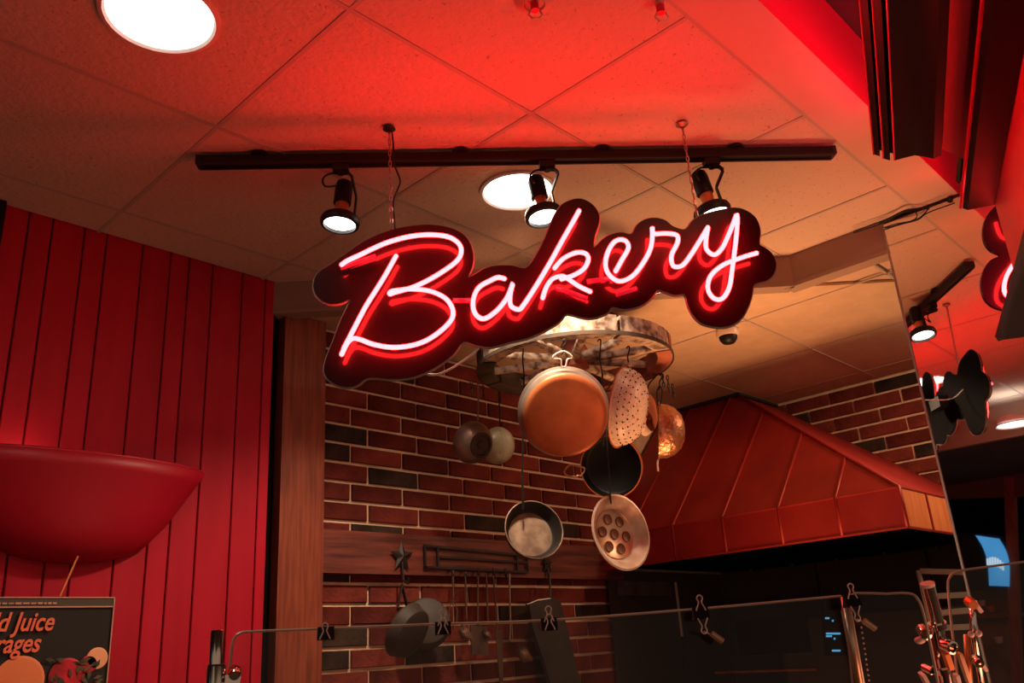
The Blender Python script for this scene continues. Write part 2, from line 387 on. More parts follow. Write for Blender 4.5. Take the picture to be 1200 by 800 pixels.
for k in range(-12, 9):
    zc = 0.4555+k*0.0547
    if zc > Z2-0.005 or zc < -0.20: continue
    off = 1.426 if k % 2 == 0 else 1.486
    x = off-0.186*2
    while x < 2.75:
        x0, x1 = max(x, 1.305), min(x+0.186, 2.72)
        if x1-x0 > 0.03:
            sx = (x1-x0)*H; cx = (x0+x1)/2
            dark = random.random() < 0.05
            if k == 0 and False: dark = True
            if (k, round((cx-1.426)/0.186, 1)) in (): dark = True
            if k in (2, 3) and cx < 1.45: dark = True
            if k == -1 and 1.80 < cx < 2.1: dark = True
            if k == 1 and 1.5 < cx < 1.65: dark = True
            if k == 7 and cx < 1.6: dark = True
            brick(wb, W(cx, YB-0.001, zc)+Vector((0, random.uniform(0.0215, 0.0240), 0)), 0, random.choice(fulld if dark else full), (sx-J)/(BL-J))
        x += 0.186
for k in range(-8, 9):
    zc = 0.4555+k*0.0547
    if zc > Z2-0.005 or zc < 0.28: continue
    y = 0.62+(0.093 if k % 2 else 0)
    while y < 1.96:
        y0, y1 = y, min(y+0.186, 1.965)
        if y1-y0 > 0.04:
            brick(wr, W(XR-0.001, (y0+y1)/2, zc)+Vector((random.uniform(0.0215, 0.0240), 0, 0)), -math.pi/2, random.choice(fulld if random.random() < .15 else full), ((y1-y0)*H-J)/(BL-J))
        y += 0.186
# wooden beam let into the back wall
struct(MB().box(W(1.95, YB-0.012, 0.288), 1.30*H, 0.05*H, 0.112*H).build('trim_4', M_beam))
# mirror wall
mw = struct(MB().box(W(XM+0.035, (YM-1.6)/2, -0.03), 0.06*H, (YM+1.6)*H, 2.05*H).build('wall_mirror', M_brown))
mr = empty('tall_mirror', W(XM, 0.4, -0.5), 'tall wall mirror reflecting red ceiling, track lamp and back of bakery sign', 'mirror')
MB().box(W(XM+0.002, (YM-1.5)/2, 0.0), 0.004, (YM+1.5)*H, 1.98*H).build('mirror_glass', M_mirror, mr)
MB().box(W(XM+0.001, YM+0.0025, 0.0), 0.010, 0.006, 1.98*H).build('mirror_edge', M_edge, mr)
# rooms seen in the mirror, left of the tiled ceiling
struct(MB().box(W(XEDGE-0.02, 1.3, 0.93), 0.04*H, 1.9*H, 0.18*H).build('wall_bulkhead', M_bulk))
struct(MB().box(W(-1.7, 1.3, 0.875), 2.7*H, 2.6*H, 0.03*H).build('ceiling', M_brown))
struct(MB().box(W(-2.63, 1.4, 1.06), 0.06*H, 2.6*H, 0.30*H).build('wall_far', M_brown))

# ================================================================== NEON SIGN
SN = Vector((0.399, 0.442, 0)).normalized(); SC = 1.4706
def sgn(px, py, off=0.0): return w(onpl(px, py, SN, SC+off))
OUT = [(367, 335), (372, 320), (390, 308), (426, 283), (456, 270), (486, 264), (510, 263.5), (534, 269), (549, 281), (554.5, 298), (553.5, 312), (549, 325), (567, 315), (582, 311), (600, 311), (616, 314), (627, 301), (639, 278), (648, 256), (657, 241), (668, 234.5), (681, 232.5), (694, 239), (702, 251), (701.5, 263), (697, 277), (696, 290), (704, 282), (714, 275.5), (728, 272), (740, 274), (746, 264), (756, 257), (768, 255), (780, 258), (789, 265), (803, 268.5), (811, 259), (822, 252), (838, 247), (861, 243), (876, 247), (886.5, 256), (891, 269.5), (890, 285), (896, 289.6), (904.5, 296.5), (909.6, 308.5), (907, 320.5), (899, 328), (888, 331), (883, 335), (880.5, 349), (874.5, 364), (865.5, 376), (852, 382), (837, 382), (822, 377.5), (811.5, 367), (805.5, 353.5), (803, 344), (792, 345), (779, 341), (771, 339), (763, 349), (750, 358), (732, 361.6), (718, 359), (712.5, 365.5), (699, 371), (684, 371.5), (664.5, 367), (656, 376), (639, 386.5), (618, 395.5), (598, 400), (576, 406), (557, 403.5), (543, 400), (531, 415), (510, 430), (486, 440.6), (462, 443.6), (441, 442), (429, 443), (418, 451), (404, 453), (390, 448), (380, 437), (381.6, 421), (390, 400), (399, 376), (408, 357), (411, 350), (398, 355), (384, 355), (372, 347.5)]
sign = empty('neon_sign', sgn(640, 340), 'hanging black neon sign reading Bakery in glowing pinkish red script', 'sign')
outl = catmull(OUT, 3, True)
def sign_prism(off, th, grow=0.0):
    pts = [sgn(p[0], p[1], off) for p in outl]
    return MB().prism(pts, SN*th)
bk = sign_prism(0.0, 0.012).build('backing_board', M_acryl, sign)
MB().prism([sgn(p[0], p[1], 0.0095) for p in outl], SN*0.001).build('back_sheet', M_dark, sign)
# pale saw-cut rim of the acrylic board
rim = MB(); pts = [sgn(p[0], p[1], 0.0) + SN*0.008 for p in outl]; rim.tube(pts, 0.0042, 6, closed=True); rim.build('board_rim', M_edge, sign)
TO = -0.0235
STROKES = dict(
 B1=[(400.5, 310), (407, 305.5), (420, 299.5), (450, 285.5), (477, 277.7), (501, 275), (523.6, 277), (537, 284.6), (540.5, 295), (534, 307), (510, 323.6), (486, 335.6), (463, 342.5), (457, 344.5), (458, 341.5), (468, 339.8), (482, 338.6), (504, 341), (522, 349.5), (530.5, 362.6), (528, 376), (510, 392.6), (489, 403), (462, 407), (438, 403.5), (423, 398), (414, 396.5), (407, 402), (400.5, 415)],
 B2=[(464, 300), (450, 325), (438, 344), (427.5, 361), (411, 392.6), (403, 408)],
 a=[(591, 326.5), (584, 325), (576, 328), (561, 337), (554.5, 352), (556.6, 367), (567, 373.5), (582, 364), (594, 349), (601, 332), (598, 345), (598.6, 358), (607.6, 362.5), (613, 358), (627, 337), (645, 307), (660, 280), (672, 259), (678.6, 247)],
 k=[(636, 349), (640, 337), (647, 327), (657, 323.5), (663, 325), (678, 335), (691.5, 341.5)],
 k2=[(650, 314), (660, 303), (675, 296), (686, 297), (689.5, 304), (684, 315), (672, 322.5), (658, 327)],
 e=[(721.5, 317.5), (729, 304), (736.5, 290), (732, 281.5), (721, 282.5), (712.5, 295), (709.5, 310), (714, 322), (726, 329.5), (741, 323.5), (753, 309), (762, 292), (764.5, 277), (764.4, 266.5), (764.8, 272), (769, 274), (780, 273.4), (793, 275.5), (794, 284), (787, 299), (789, 311.5), (799.5, 311), (810, 298), (822, 279), (829.5, 266.5)],
 y=[(829.5, 267), (827.4, 280), (828, 292), (837, 298.5), (846, 291), (853, 277), (860, 260), (863.5, 251.5), (864, 262), (862.5, 280), (860.5, 297), (858, 316), (854.5, 337), (846, 350), (836, 349), (829.5, 338), (833, 323), (848, 310), (870, 301.5), (886.5, 296.5)])
for k_, pts in STROKES.items():
    c = catmull(pts, 4); P = [sgn(p[0], p[1], TO) for p in c]
    t = MB(); t.tube(P, 0.0060, 8)
    t.ball(P[0], 0.0060, 8); t.ball(P[-1], 0.0060, 8)
    t.build('neon_tube', M_neon, sign, smooth=True)
# painted-out returns and electrodes
for a, b in (((531, 352), (553, 352)), ((399, 314), (440, 300)), ((688, 330), (716, 326)), ((652, 337), (688, 350)), ((722, 345), (746, 338))):
    MB().tube([sgn(a[0], a[1], TO*0.6), sgn(b[0], b[1], TO*0.6)], 0.0065, 8).build('electrode_tube', M_neonend, sign, smooth=True)
for p in ((427, 360), (478, 278), (528, 375), (556, 352), (627, 337), (662, 276), (711, 300), (763, 285), (790, 305), (861, 290), (846, 350), (440, 404)):
    MB().tube([sgn(p[0], p[1], TO), sgn(p[0], p[1], 0.0)], 0.003, 6).build('tube_support', M_glassclear, sign)
def chain(a, b, name, m, parent, link_l=0.022, r=0.0016, wd=0.007, seg=5):
    a = Vector(a); b = Vector(b); d = b-a; L = d.length; n = max(2, int(L/(link_l*0.78))); d.normalize(); s1 = d.orthogonal().normalized(); s2 = d.cross(s1)
    mb = MB()
    for i in range(n):
        c = a+d*(L*(i+0.5)/n); s = s1 if i % 2 else s2; pts = []
        for k in range(10):
            t = 2*math.pi*k/10; pts.append(c+d*(math.cos(t)*link_l/2)+s*(math.sin(t)*wd/2))
        mb.tube(pts, r, seg, closed=True)
    o = mb.build(name, m, parent); return o
M_chain = mat('chain_steel', (0.35, 0.20, 0.16), 0.35, metal=0.8)
chL, chR = px_z(456, 150, 1.0), px_z(799, 145, 1.0)
chain(W(chL.x, chL.y, 1.0), sgn(459, 276, 0.012), 'chain', M_chain, sign)
chain(W(chR.x, chR.y, 1.0), sgn(817, 254, 0.012), 'chain', M_chain, sign)
for c_ in (chL, chR):
    MB().lathe([(0.0, 0), (0.016, 0), (0.018, -0.004), (0.006, -0.012), (0, -0.012)], W(c_.x, c_.y, 1.0), (0, 0, 1), 16).build('ceiling_hook', M_chain if c_ is chR else M_black, sign)
pts = catmull([(459, 152), (461, 170), (461.5, 190), (464, 198), (469, 212), (466, 222), (461.5, 235), (462, 255), (463, 268)], 5)
n_ = len(pts)
MB().tube([W(*(px_z(p[0], p[1], 1.0) if i == 0 else onpl(p[0], p[1], SN, SC-0.012+0.018*i/n_))) for i, p in enumerate(pts)], 0.0026, 6).build('power_cord', M_black, sign, smooth=True)
pts = catmull([(497, 436), (503, 439), (515, 438), (530, 431), (545, 421), (556, 413), (563, 405)], 5)
MB().tube([sgn(p[0], p[1], 0.018) for p in pts], 0.0030, 6).build('white_wire', M_wire, sign, smooth=True)
pts = [sgn(620, 330, .02), sgn(700, 350, .10), sgn(770, 345, .16), sgn(800, 322, .05), sgn(820, 300, .014)]
MB().tube([Vector(p) for p in catmull([tuple(p) for p in pts], 6)], 0.0024, 6).build('white_wire', M_wire, sign, smooth=True)
MB().box(sgn(740, 312, 0.035), 0.10, 0.045, 0.05, (SN.cross(ZUP), SN, ZUP)).build('transformer_box', M_blackm, sign)

# ================================================================== TRACK AND LAMPS
ta, tb = px_z(233, 194.5, 0.975), px_z(976, 183, 0.975)
td = (tb-ta).normalized(); tn = Vector((-td.y, td.x, 0))
trk = empty('light_track', w((ta+tb)/2)+Vector((0, 0, 0.03)), 'long straight black light track mounted on the tiled ceiling above the neon sign', 'light track')
mid = W(*((ta+tb)/2)); L = (tb-ta).length*H
c0 = Vector((mid.x, mid.y, W(0, 0, 0.9845).z))
MB().box(c0+td*0, L, 0.034, 0.024, (td, tn, ZUP)).build('rail', M_black, trk)
for s in (-1, 1): MB().box(c0+td*(s*0), L, 0.006, 0.006, (td, tn, ZUP)).build('rail_lip', M_blackm, trk).location = tn*(s*0.014)+Vector((0, 0, -0.0145))
for q in ((705, 176), (860, 175), (540, 178), (306, 184)):
    v = px_z(q[0], q[1], 1.0); t = (Vector((v.x, v.y, 0))-Vector((ta.x, ta.y, 0))).dot(td); p = ta+td*t
    MB().lathe([(0, 0.0), (0.028, 0.0), (0.026, 0.010), (0, 0.010)], W(p.x, p.y, 1.0)-Vector((0, 0, 0.0095)), ZUP, 16).build('mounting_clip', M_black, trk)
for e_ in (ta, tb): MB().box(W(e_.x, e_.y, 0.9845), 0.012, 0.037, 0.027, (td, tn, ZUP)).build('end_cap', M_blackm, trk)
def track_lamp(px, lens_px, label, tilt, side):
    p = px_z(px, 196 if px < 500 else 192, 0.972); top = W(p.x, p.y, 0.975)
    t = (p-ta).dot(td); q = ta+td*t; top = W(q.x, q.y, 0.975)
    Dd = Vector(q).dot(_f); lens = W(*px_d(lens_px[0], lens_px[1], Dd+0.01))
    root = empty('track_lamp', top, label, 'lamp', 'spot lamps on the light track')
    ax = Vector(tilt).normalized()
    MB().box(top-Vector((0, 0, 0.0165)), 0.045, 0.030, 0.020, (td, tn, ZUP)).build('adapter', M_black, root)
    MB().tube([top-Vector((0, 0, 0.01)), top-Vector((0, 0, 0.035))], 0.010, 10).build('swivel', M_black, root, smooth=True, ang=40)
    # body axis from lens back upward
    bl = lens-ax*0.012
    sd = side
    # U yoke: flat bar alongside the lamp body
    y0 = top-Vector((0, 0, 0.03)); arm = R_*sd
    yp = [y0, y0+arm*0.022+Vector((0, 0, 0.0)), y0+arm*0.032-Vector((0, 0, 0.012)), bl-ax*0.085+arm*0.040, bl-ax*0.010+arm*0.040]
    mb = MB()
    for a, b in zip(yp, yp[1:]): mb.bar(a, b, 0.014, 0.005, arm if abs((b-a).normalized().dot(arm)) < .8 else ZUP)
    mb.build('yoke', M_black, root)
    MB().lathe([(0, -0.145), (0.012, -0.143), (0.022, -0.135), (0.026, -0.120), (0.026, -0.062), (0.0, -0.062)], bl, ax, 20).build('lamp_body', M_black, root, smooth=True, ang=35); body_ = COL.objects[-1]
    MB().lathe([(0.018, -0.064), (0.020, -0.060), (0.019, -0.028), (0.024, -0.020)], bl, ax, 20).build('copper_collar', M_copper, body_, smooth=True, ang=35)
    MB().lathe([(0.020, -0.030), (0.040, -0.022), (0.054, -0.012), (0.058, 0.0), (0.056, 0.010), (0.047, 0.012), (0.046, 0.004)], bl, ax, 28).build('trim_ring', M_black, root, smooth=True, ang=35)
    MB().lathe([(0.046, 0.002), (0.035, 0.008), (0, 0.010)], bl, ax, 24).build('lens', M_bulb, body_, smooth=True)
    cp = [y0, y0-arm*0.035-Vector((0, 0, 0.004)), y0-arm*0.052-Vector((0, 0, 0.022)), y0-arm*0.042-Vector((0, 0, 0.045)), bl-ax*0.128-arm*0.010]
    MB().tube([Vector(c) for c in catmull([tuple(c) for c in cp], 6)], 0.003, 6).build('cord', M_black, root, smooth=True)
    l = bpy.data.lights.new('track_spot', 'SPOT'); l.energy = 9; l.color = (1.0, 0.78, 0.58); l.spot_size = math.radians(80); l.spot_blend = 0.6; l.shadow_soft_size = 0.04
    lo = bpy.data.objects.new('track_spot', l); COL.objects.link(lo); lo.location = bl+ax*0.02; lo.rotation_euler = ax.to_track_quat('-Z', 'Y').to_euler()
    return root
track_lamp(400, (398, 264), 'leftmost of three black spot lamps on the track, above the letter B', (-0.10, 0.02, -1), 1)
track_lamp(640, (638, 256), 'middle black spot lamp on the track, in front of the round ceiling light', (0.02, -0.14, -1), 1)
track_lamp(830, (836, 252), 'rightmost spot lamp on the track, hanging partly behind the letter y', (0.16, -0.12, -1), 1)
# recessed ceiling lights
def downlight(cx, cy, z, r, label, power=3.0):
    root = empty('recessed_light', W(cx, cy, z), label, 'ceiling light', 'recessed round ceiling lights'); o = W(cx, cy, z)
    R = r*H
    MB().lathe([(R*1.10, 0.004), (R*1.10, -0.003), (R*1.02, -0.005), (R*0.97, 0.0), (R*0.93, 0.02), (R*0.9, 0.05)], o, ZUP, 40).build('trim_ring', M_whiteb, root, smooth=True, ang=35)
    MB().lathe([(R*0.955, 0.010), (0, 0.012)], o, ZUP, 40).build('lens', M_bulb, root)
    l = bpy.data.lights.new('recessed_beam', 'SPOT'); l.energy = power; l.color = (1.0, 0.70, 0.46); l.spot_size = math.radians(128); l.spot_blend = 0.45; l.shadow_soft_size = R*0.7
    lo = bpy.data.objects.new('recessed_beam', l); COL.objects.link(lo); lo.location = o-Vector((0, 0, 0.006))
    return root
downlight(1.300, 1.155, 1.0, 0.080, 'bright round ceiling light behind the middle track lamp', 115)
downlight(0.452, 1.142, 1.0, 0.084, 'large bright round ceiling light at the top left of the photo', 6)
dl = px_x(1187, 497, 2*XM+1.0); 
downlight(2*XM-px_z(1190, 497, 0.858).x, px_z(1190, 497, 0.858).y, 0.858, 0.080, 'round ceiling light seen only in the mirror near its right side')
# sprinklers
def sprinkler(px, py, label, r):
    v = px_z(px, py, 1.0); o = W(v.x, v.y, 1.0)
    root = empty('sprinkler_head', o, label, 'sprinkler')
    MB().lathe([(0.0, 0), (r, 0), (r*0.95, -0.004), (r*0.55, -0.012), (0.5*r, -0.006), (0, -0.006)], o, ZUP, 28).build('escutcheon', M_plaster, root, smooth=True, ang=40)
    MB().tube([o-Vector((0, 0, 0.0)), o-Vector((0, 0, 0.028))], 0.010, 10).build('nozzle', M_red, root, smooth=True, ang=40)
    fr = MB()
    for s in (-1, 1): fr.tube([o+td*(s*0.010)-Vector((0, 0, 0.026)), o+td*(s*0.016)-Vector((0, 0, 0.040)), o+td*(s*0.003)-Vector((0, 0, 0.054))], 0.0022, 6)
    fr.build('frame', M_plaster, root)
    MB().lathe([(0.004, -0.056), (0.014, -0.058), (0.014, -0.060), (0, -0.060)], o, ZUP, 16).build('deflector', M_plaster, root)
sprinkler(626, 1, 'sprinkler head on the red-lit ceiling at the top edge of the photo', 0.045)
sprinkler(773, 4, 'small red sprinkler in the ceiling corner tile, right of the larger one', 0.012)
# dome camera on the kitchen ceiling
v = px_z(852, 387, Z2); o = W(v.x, v.y, Z2); cam_o = empty('security_camera', o, 'white dome security camera on kitchen ceiling below the letter y', 'camera')
MB().lathe([(0, 0.0), (0.050, 0.0), (0.050, -0.022), (0.044, -0.030), (0, -0.030)], o, ZUP, 28).build('housing', M_whiteb, cam_o, smooth=True, ang=40)
MB().lathe([(0.042, -0.028), (0.038, -0.045), (0.026, -0.060), (0, -0.068)], o, ZUP, 28).build('dome', M_black, cam_o, smooth=True)
# cables running over the mirror
cb = empty('ceiling_cables', w(px_z(1061, 245, 0.995)), 'thin black cables pinned along the ceiling above the mirror corner', 'cable')
for pp in ([(1000, 271), (1037, 257.5), (1061, 246), (1080, 243), (1112, 231)], [(1000, 273), (1038, 260), (1061, 247), (1085, 244.5), (1130, 244)], [(1030, 262), (1061, 248), (1080, 251), (1100, 249), (1132, 247)]):
    MB().tube([w(px_z(p[0], p[1], 0.988)) for p in catmull(pp, 5)], 0.0022, 6).build('cable', M_black, cb, smooth=True)
MB().ball(w(px_z(1113, 234, 0.99)), 0.010, 8).build('clip', M_black, cb)

# ================================================================== RANGE HOOD
HX, HY0, HY1, HZ0, HZ1 = 2.50, 0.875, 1.958, 0.267, 0.378
TX, TY, TZ = 3.03, 1.60, 0.918
hood = empty('range_hood', W(XR, 1.5, HZ0), 'large red copper range hood with raised seams fixed to the brick walls', 'range hood')
ysm = [HY0, 1.062, 1.247, 1.444, 1.636, 1.82, HY1]
def slope_pt(y, t): return (HX+(TX-HX)*t, y, HZ1+(TZ-HZ1)*t)
def hip_t(y): return min(1.0, max(0.0, (y-HY0)/(TY-HY0)))
g = 0.0035
for a, b in zip(ysm, ysm[1:]):
    pa, pb = a+g, b-g; ta_, tb_ = hip_t(pa), hip_t(pb)
    pts = [slope_pt(pa, 0), slope_pt(pb, 0), slope_pt(pb, tb_)]
    if ta_ < 1 and tb_ >= 1: pts.append(slope_pt(TY, 1.0))
    if ta_ > 0.02: pts.append(slope_pt(pa, ta_))
    MB().prism([W(*p) for p in pts], Vector((0.008, 0, -0.008))).build('panel', M_hood, hood)
    MB().prism([W(HX, pa, HZ0), W(HX, pb, HZ0), W(HX, pb, HZ1), W(HX, pa, HZ1)], Vector((0.010, 0, 0))).build('skirt_panel', M_hood, hood)
    # standing seam at b
    if b < HY1:
        MB().tube([W(HX, b, HZ0), W(HX, b, HZ1), W(*slope_pt(b, hip_t(b)))], 0.007, 6).build('seam', M_hood, hood, smooth=True)
xsm = [HX, 2.70, 2.91, 3.12, XR]
for a, b in zip(xsm, xsm[1:]):
    MB().prism([W(a+g, HY0, HZ0), W(b-g, HY0, HZ0), W(b-g, HY0, HZ1), W(a+g, HY0, HZ1)], Vector((0, 0.010, 0))).build('skirt_panel', M_hoodlit, hood)
    if b < XR: MB().tube([W(b, HY0, HZ0), W(b, HY0, HZ1)], 0.007, 6).build('seam', M_hood, hood)
MB().prism([W(HX, HY0, HZ1), W(XR, HY0, HZ1), W(XR, TY, TZ), W(TX, TY, TZ)], Vector((0, 0.006, -0.008))).build('end_panel', M_hood, hood)
MB().tube([W(HX, HY0, HZ0), W(HX, HY0, HZ1), W(TX, TY, TZ)], 0.009, 6).build('hip_seam', M_hood, hood, smooth=True)
MB().tube([W(HX, HY1, HZ1), W(HX, HY0, HZ1), W(XR, HY0, HZ1)], 0.005, 6).build('fold_line', M_hood, hood)
MB().tube([W(HX, HY1, HZ0), W(HX, HY0, HZ0), W(XR, HY0, HZ0)], 0.006, 6).build('lower_lip', M_hood, hood)
MB().box(W((TX+XR)/2, (TY+HY1)/2, TZ+0.002), (XR-TX+0.03)*H, (HY1-TY+0.03)*H, 0.016).build('top_flange', M_blackm, hood)
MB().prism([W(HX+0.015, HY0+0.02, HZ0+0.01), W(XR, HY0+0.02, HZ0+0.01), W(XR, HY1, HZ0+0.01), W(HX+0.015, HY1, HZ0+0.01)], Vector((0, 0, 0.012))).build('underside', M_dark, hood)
# black steel cooking niche under the hood
niche = empty('steel_wall_lining', W(XR-0.04, 1.4, -1.0), 'black steel lining panels on the wall below the red hood', 'wall panel')
for a, b in ((2.52, 2.93), (2.94, 3.28)):
    MB().box(W((a+b)/2, 1.945, -0.37), (b-a)*H, 0.012, 1.27*H).build('panel', M_oven, niche)
for a, b in ((0.70, 1.10), (1.11, 1.52), (1.53, 1.94)):
    MB().box(W(3.29, (a+b)/2, -0.37), 0.012, (b-a)*H, 1.27*H).build('panel', M_oven, niche)
MB().box(W(2.935, 1.938, 0.13), 0.012, 0.008, 0.20*H).build('joint_strip', M_steel, niche)
MB().box(W(2.73, 1.937, 0.205), 0.33*H, 0.006, 0.05*H).build('reflection_band', M_pewter, niche)  # paler band standing for a reflection on the steel panel
ov = empty('oven', W(3.05, 1.25, -1.0), 'tall black oven with small lit blue display under the hood', 'oven')
MB().box(W(3.12, 1.12, -0.44), 0.24*H, 0.90*H, 1.0*H).build('body', M_oven, ov)
OX = 3.00
def ovp(px, py, off=0.0): return w(px_x(px, py, OX-off))
MB().prism([ovp(963, 716), ovp(989, 716), ovp(992, 768), ovp(967, 768)], Vector((-0.008, 0, 0))).build('display_panel', M_blackm, ov)
M_disp = emis('display_blue', (0.10, 0.40, 0.75), 0.9)
db = MB()
for x0, x1, y in ((967, 972, 723), (975, 977, 726), (968, 985, 741), (968, 975, 744), (977, 979, 747), (975, 985, 761)):
    db.prism([ovp(x0, y, 0.006), ovp(x1, y, 0.006), ovp(x1, y+2.2, 0.006), ovp(x0, y+2.2, 0.006)], Vector((-0.001, 0, 0)))
db.build('display_digits', M_disp, ov)
MB().tube([ovp(838, 788, 0.02), ovp(957, 784, 0.02)], 0.006, 8).build('handle', M_copperp, ov)
MB().box(ovp(905, 745, 0.003), 0.006, 0.28*H, 0.12*H).build('door_window', M_black, ov)

# ================================================================== WAGON WHEEL POT RACK
WC = (1.72, 1.37, 0.737); WR = 0.26
wheel = empty('wagon_wheel', W(*WC), 'weathered wooden wagon wheel hung flat as a pot rack', 'wheel')
NF = 8
for k in range(NF):
    a0 = 2*math.pi*k/NF+0.02+0.35; a1 = 2*math.pi*(k+1)/NF-0.02+0.35
    b = bmesh.new(); prev = None; ns = 6
    mb = MB(); mb.bm.free(); mb.bm = b
    for q in range(ns+1):
        a = a0+(a1-a0)*q/ns; c, s_ = math.cos(a), math.sin(a)
        wob = random.uniform(-0.002, 0.002)
        ring = [b.verts.new(W(WC[0]+c*r, WC[1]+s_*r, WC[2]+z)) for r, z in ((WR-0.040+wob, -0.022), (WR, -0.024), (WR+0.002, 0.026), (WR-0.038, 0.026))]
        if prev:
            for i in range(4): b.faces.new((prev[i], prev[(i+1) % 4], ring[(i+1) % 4], ring[i]))
        else: b.faces.new(ring[::-1])
        prev = ring
    b.faces.new(prev)
    am = math.degrees((a0+a1)/2) % 360
    m_ = M_wheel if 150 < am < 285 else (M_wheelr if (am >= 285 or am < 20) else M_wheeld)
    mb.build('felloe', m_, wheel)
for k in range(10):
    a = 2*math.pi*(k+0.3)/10; d = Vector((math.cos(a), math.sin(a), 0)); c0_ = W(*WC)
    MB().tube([c0_+d*0.05, c0_+d*0.11, c0_+d*0.2, c0_+d*(WR-0.034)*H], 0.019, 8, r2=0.015).build('spoke', M_wheel, wheel, smooth=True, ang=50)
MB().lathe([(0, -0.09), (0.028, -0.09), (0.032, -0.05), (0.055, -0.035), (0.058, 0.03), (0.04, 0.07), (0, 0.07)], W(*WC), ZUP, 20).build('hub', M_wheelr, wheel, smooth=True, ang=40)
mb = MB(); mb.lathe([(WR*H+0.002, -0.036), (WR*H+0.006, -0.036), (WR*H+0.006, -0.022), (WR*H+0.002, -0.022), (WR*H+0.002, -0.036)], W(*WC), ZUP, 56); mb.build('iron_tyre', M_wheeld, wheel, smooth=True, ang=40)
for (px, py, l_) in ((700, 376, 36), (776, 405, 16)):
    p = w(px_z(px, py, WC[2]+0.030)); MB().tube([p-R_*(l_*0.0016), p+R_*(l_*0.0002), p+R_*(l_*0.0010)], 0.017, 8, r2=0.024).build('rim_bolt', M_wheelr, wheel, smooth=True, ang=40)
for a in (0.6, 2.4, 3.9, 5.4):
    d = Vector((math.cos(a), math.sin(a), 0)); chain(W(*WC)+d*(WR-0.02)*H+Vector((0, 0, 0.025)), W(WC[0]+d.x*0.04, WC[1]+d.y*0.04, Z2), 'hanging_chain', M_black, wheel, 0.03, 0.002, 0.011)
def wheel_bottom(px, py): return w(px_z(px, py, WC[2]-0.02))
for px, py, n_ in ((782, 440, 4), (776, 438, 3), (552, 445, 4), (788, 450, 3), (566, 452, 3)):
    p = w(px_d(px, py, 2.32)); chain(p, p-Vector((0, 0, 0.017*n_)), 'loose_chain', M_iron, wheel, 0.020, 0.0020, 0.009)

def cv(a, b, c): return (R_*a+U_*b-_f*c).normalized()
def tpx(mb, pts, D, r, seg=6, closed=False, sub=5):
    c = catmull(pts, sub, closed); return mb.tube([w(px_d(p[0], p[1], D)) for p in c], r, seg, closed=closed)
def hook(root, a, b, D, m=None, r=0.003, D2=None):
    p, q = w(px_d(a[0], a[1], D2 or D)), w(px_d(b[0], b[1], D))
    pts = [p+R_*0.0, p+R_*0.008+U_*0.008, p+R_*0.012-U_*0.002, (p+q)/2, q, q-U_*0.01-R_*0.008]
    return MB().tube([Vector(t) for t in catmull([tuple(t) for t in pts], 4)], r, 6).build('hook', m or M_iron, root, smooth=True)
def pot(name, c, D, label, cat='pan', group='pots and pans hung from the wagon wheel'):
    o = w(px_d(c[0], c[1], D)); return empty(name, o, label, cat, group), o
# big copper pan
root, o = pot('copper_pan', (662, 485), 2.04, 'large round copper pan, bottom outward, hanging in front of the wheel')
ax = cv(0.06, -0.13, 1); R = 0.150
MB().lathe([(0, 0.0), (R*0.80, 0.0), (R*0.90, -0.003), (R*0.935, -0.010)], o+ax*0.03, ax, 56).build('pan_bottom', M_copperp, root, smooth=True, ang=50)
MB().lathe([(R*0.935, -0.010), (R*0.955, -0.020), (R*0.985, -0.060), (R*1.035, -0.064), (R*1.04, -0.068), (R*0.97, -0.068), (R*0.93, -0.02)], o+ax*0.03, ax, 56).build('tinned_side', M_tin, root, smooth=True, ang=40)
mb = MB(); tpx(mb, [(648, 420), (651, 415), (661, 411.5), (671, 418.5), (665, 421), (663, 429), (658, 429), (657, 421)], 2.02, 0.0032, closed=True); mb.build('ear_handle', M_chromew, root, smooth=True)
mb = MB(); tpx(mb, [(667, 545), (661, 553), (667, 558), (680, 557), (685, 549), (676, 546)], 2.04, 0.0032, closed=True); mb.build('ear_handle', M_brass, root, smooth=True)
hook(root, (659, 400), (660, 412), 2.05)
# colander
root, o = pot('colander', (729, 476), 2.26, 'tall speckled white enamel colander beside the big copper pan', 'colander')
ax = cv(0.90, -0.10, 0.42); R = 0.146
prof = [(R*1.05, -0.004), (R*1.05, 0.0), (R, 0.002), (R*0.98, 0.02), (R*0.90, 0.045), (R*0.74, 0.066), (R*0.55, 0.078), (0, 0.082)]
cb_ = MB().lathe(prof, o, ax, 48).build('bowl', M_white, root, smooth=True, ang=60)
mb = MB(); e1 = ax.orthogonal().normalized(); e2 = ax.cross(e1)
for (rr, hh, n) in ((0.97, 0.028, 34), (0.90, 0.046, 30), (0.80, 0.060, 24), (0.66, 0.072, 18), (0.45, 0.080, 12)):
    for k in range(n):
        a = 2*math.pi*k/n; nrm = (ax*hh*9+(e1*math.cos(a)+e2*math.sin(a))).normalized()
        p = o+ax*hh+(e1*math.cos(a)+e2*math.sin(a))*R*rr*1.005
        mb.lathe([(0, 0.0012), (0.0028, 0.0012), (0.0028, -0.002)], p, nrm, 6)
h = mb.build('perforations', M_dark, cb_); h['kind'] = 'stuff'
MB().tube([o+(e1*math.cos(t)+e2*math.sin(t))*R*1.05 for t in [2*math.pi*k/40 for k in range(40)]], 0.003, 6, closed=True).build('rim', M_copperp, root, smooth=True)
hook(root, (734, 408), (737, 428), 2.26); MB().ball(w(px_d(738, 427, 2.24)), 0.009, 10).build('hanging_ring', M_chromew, root, smooth=True)
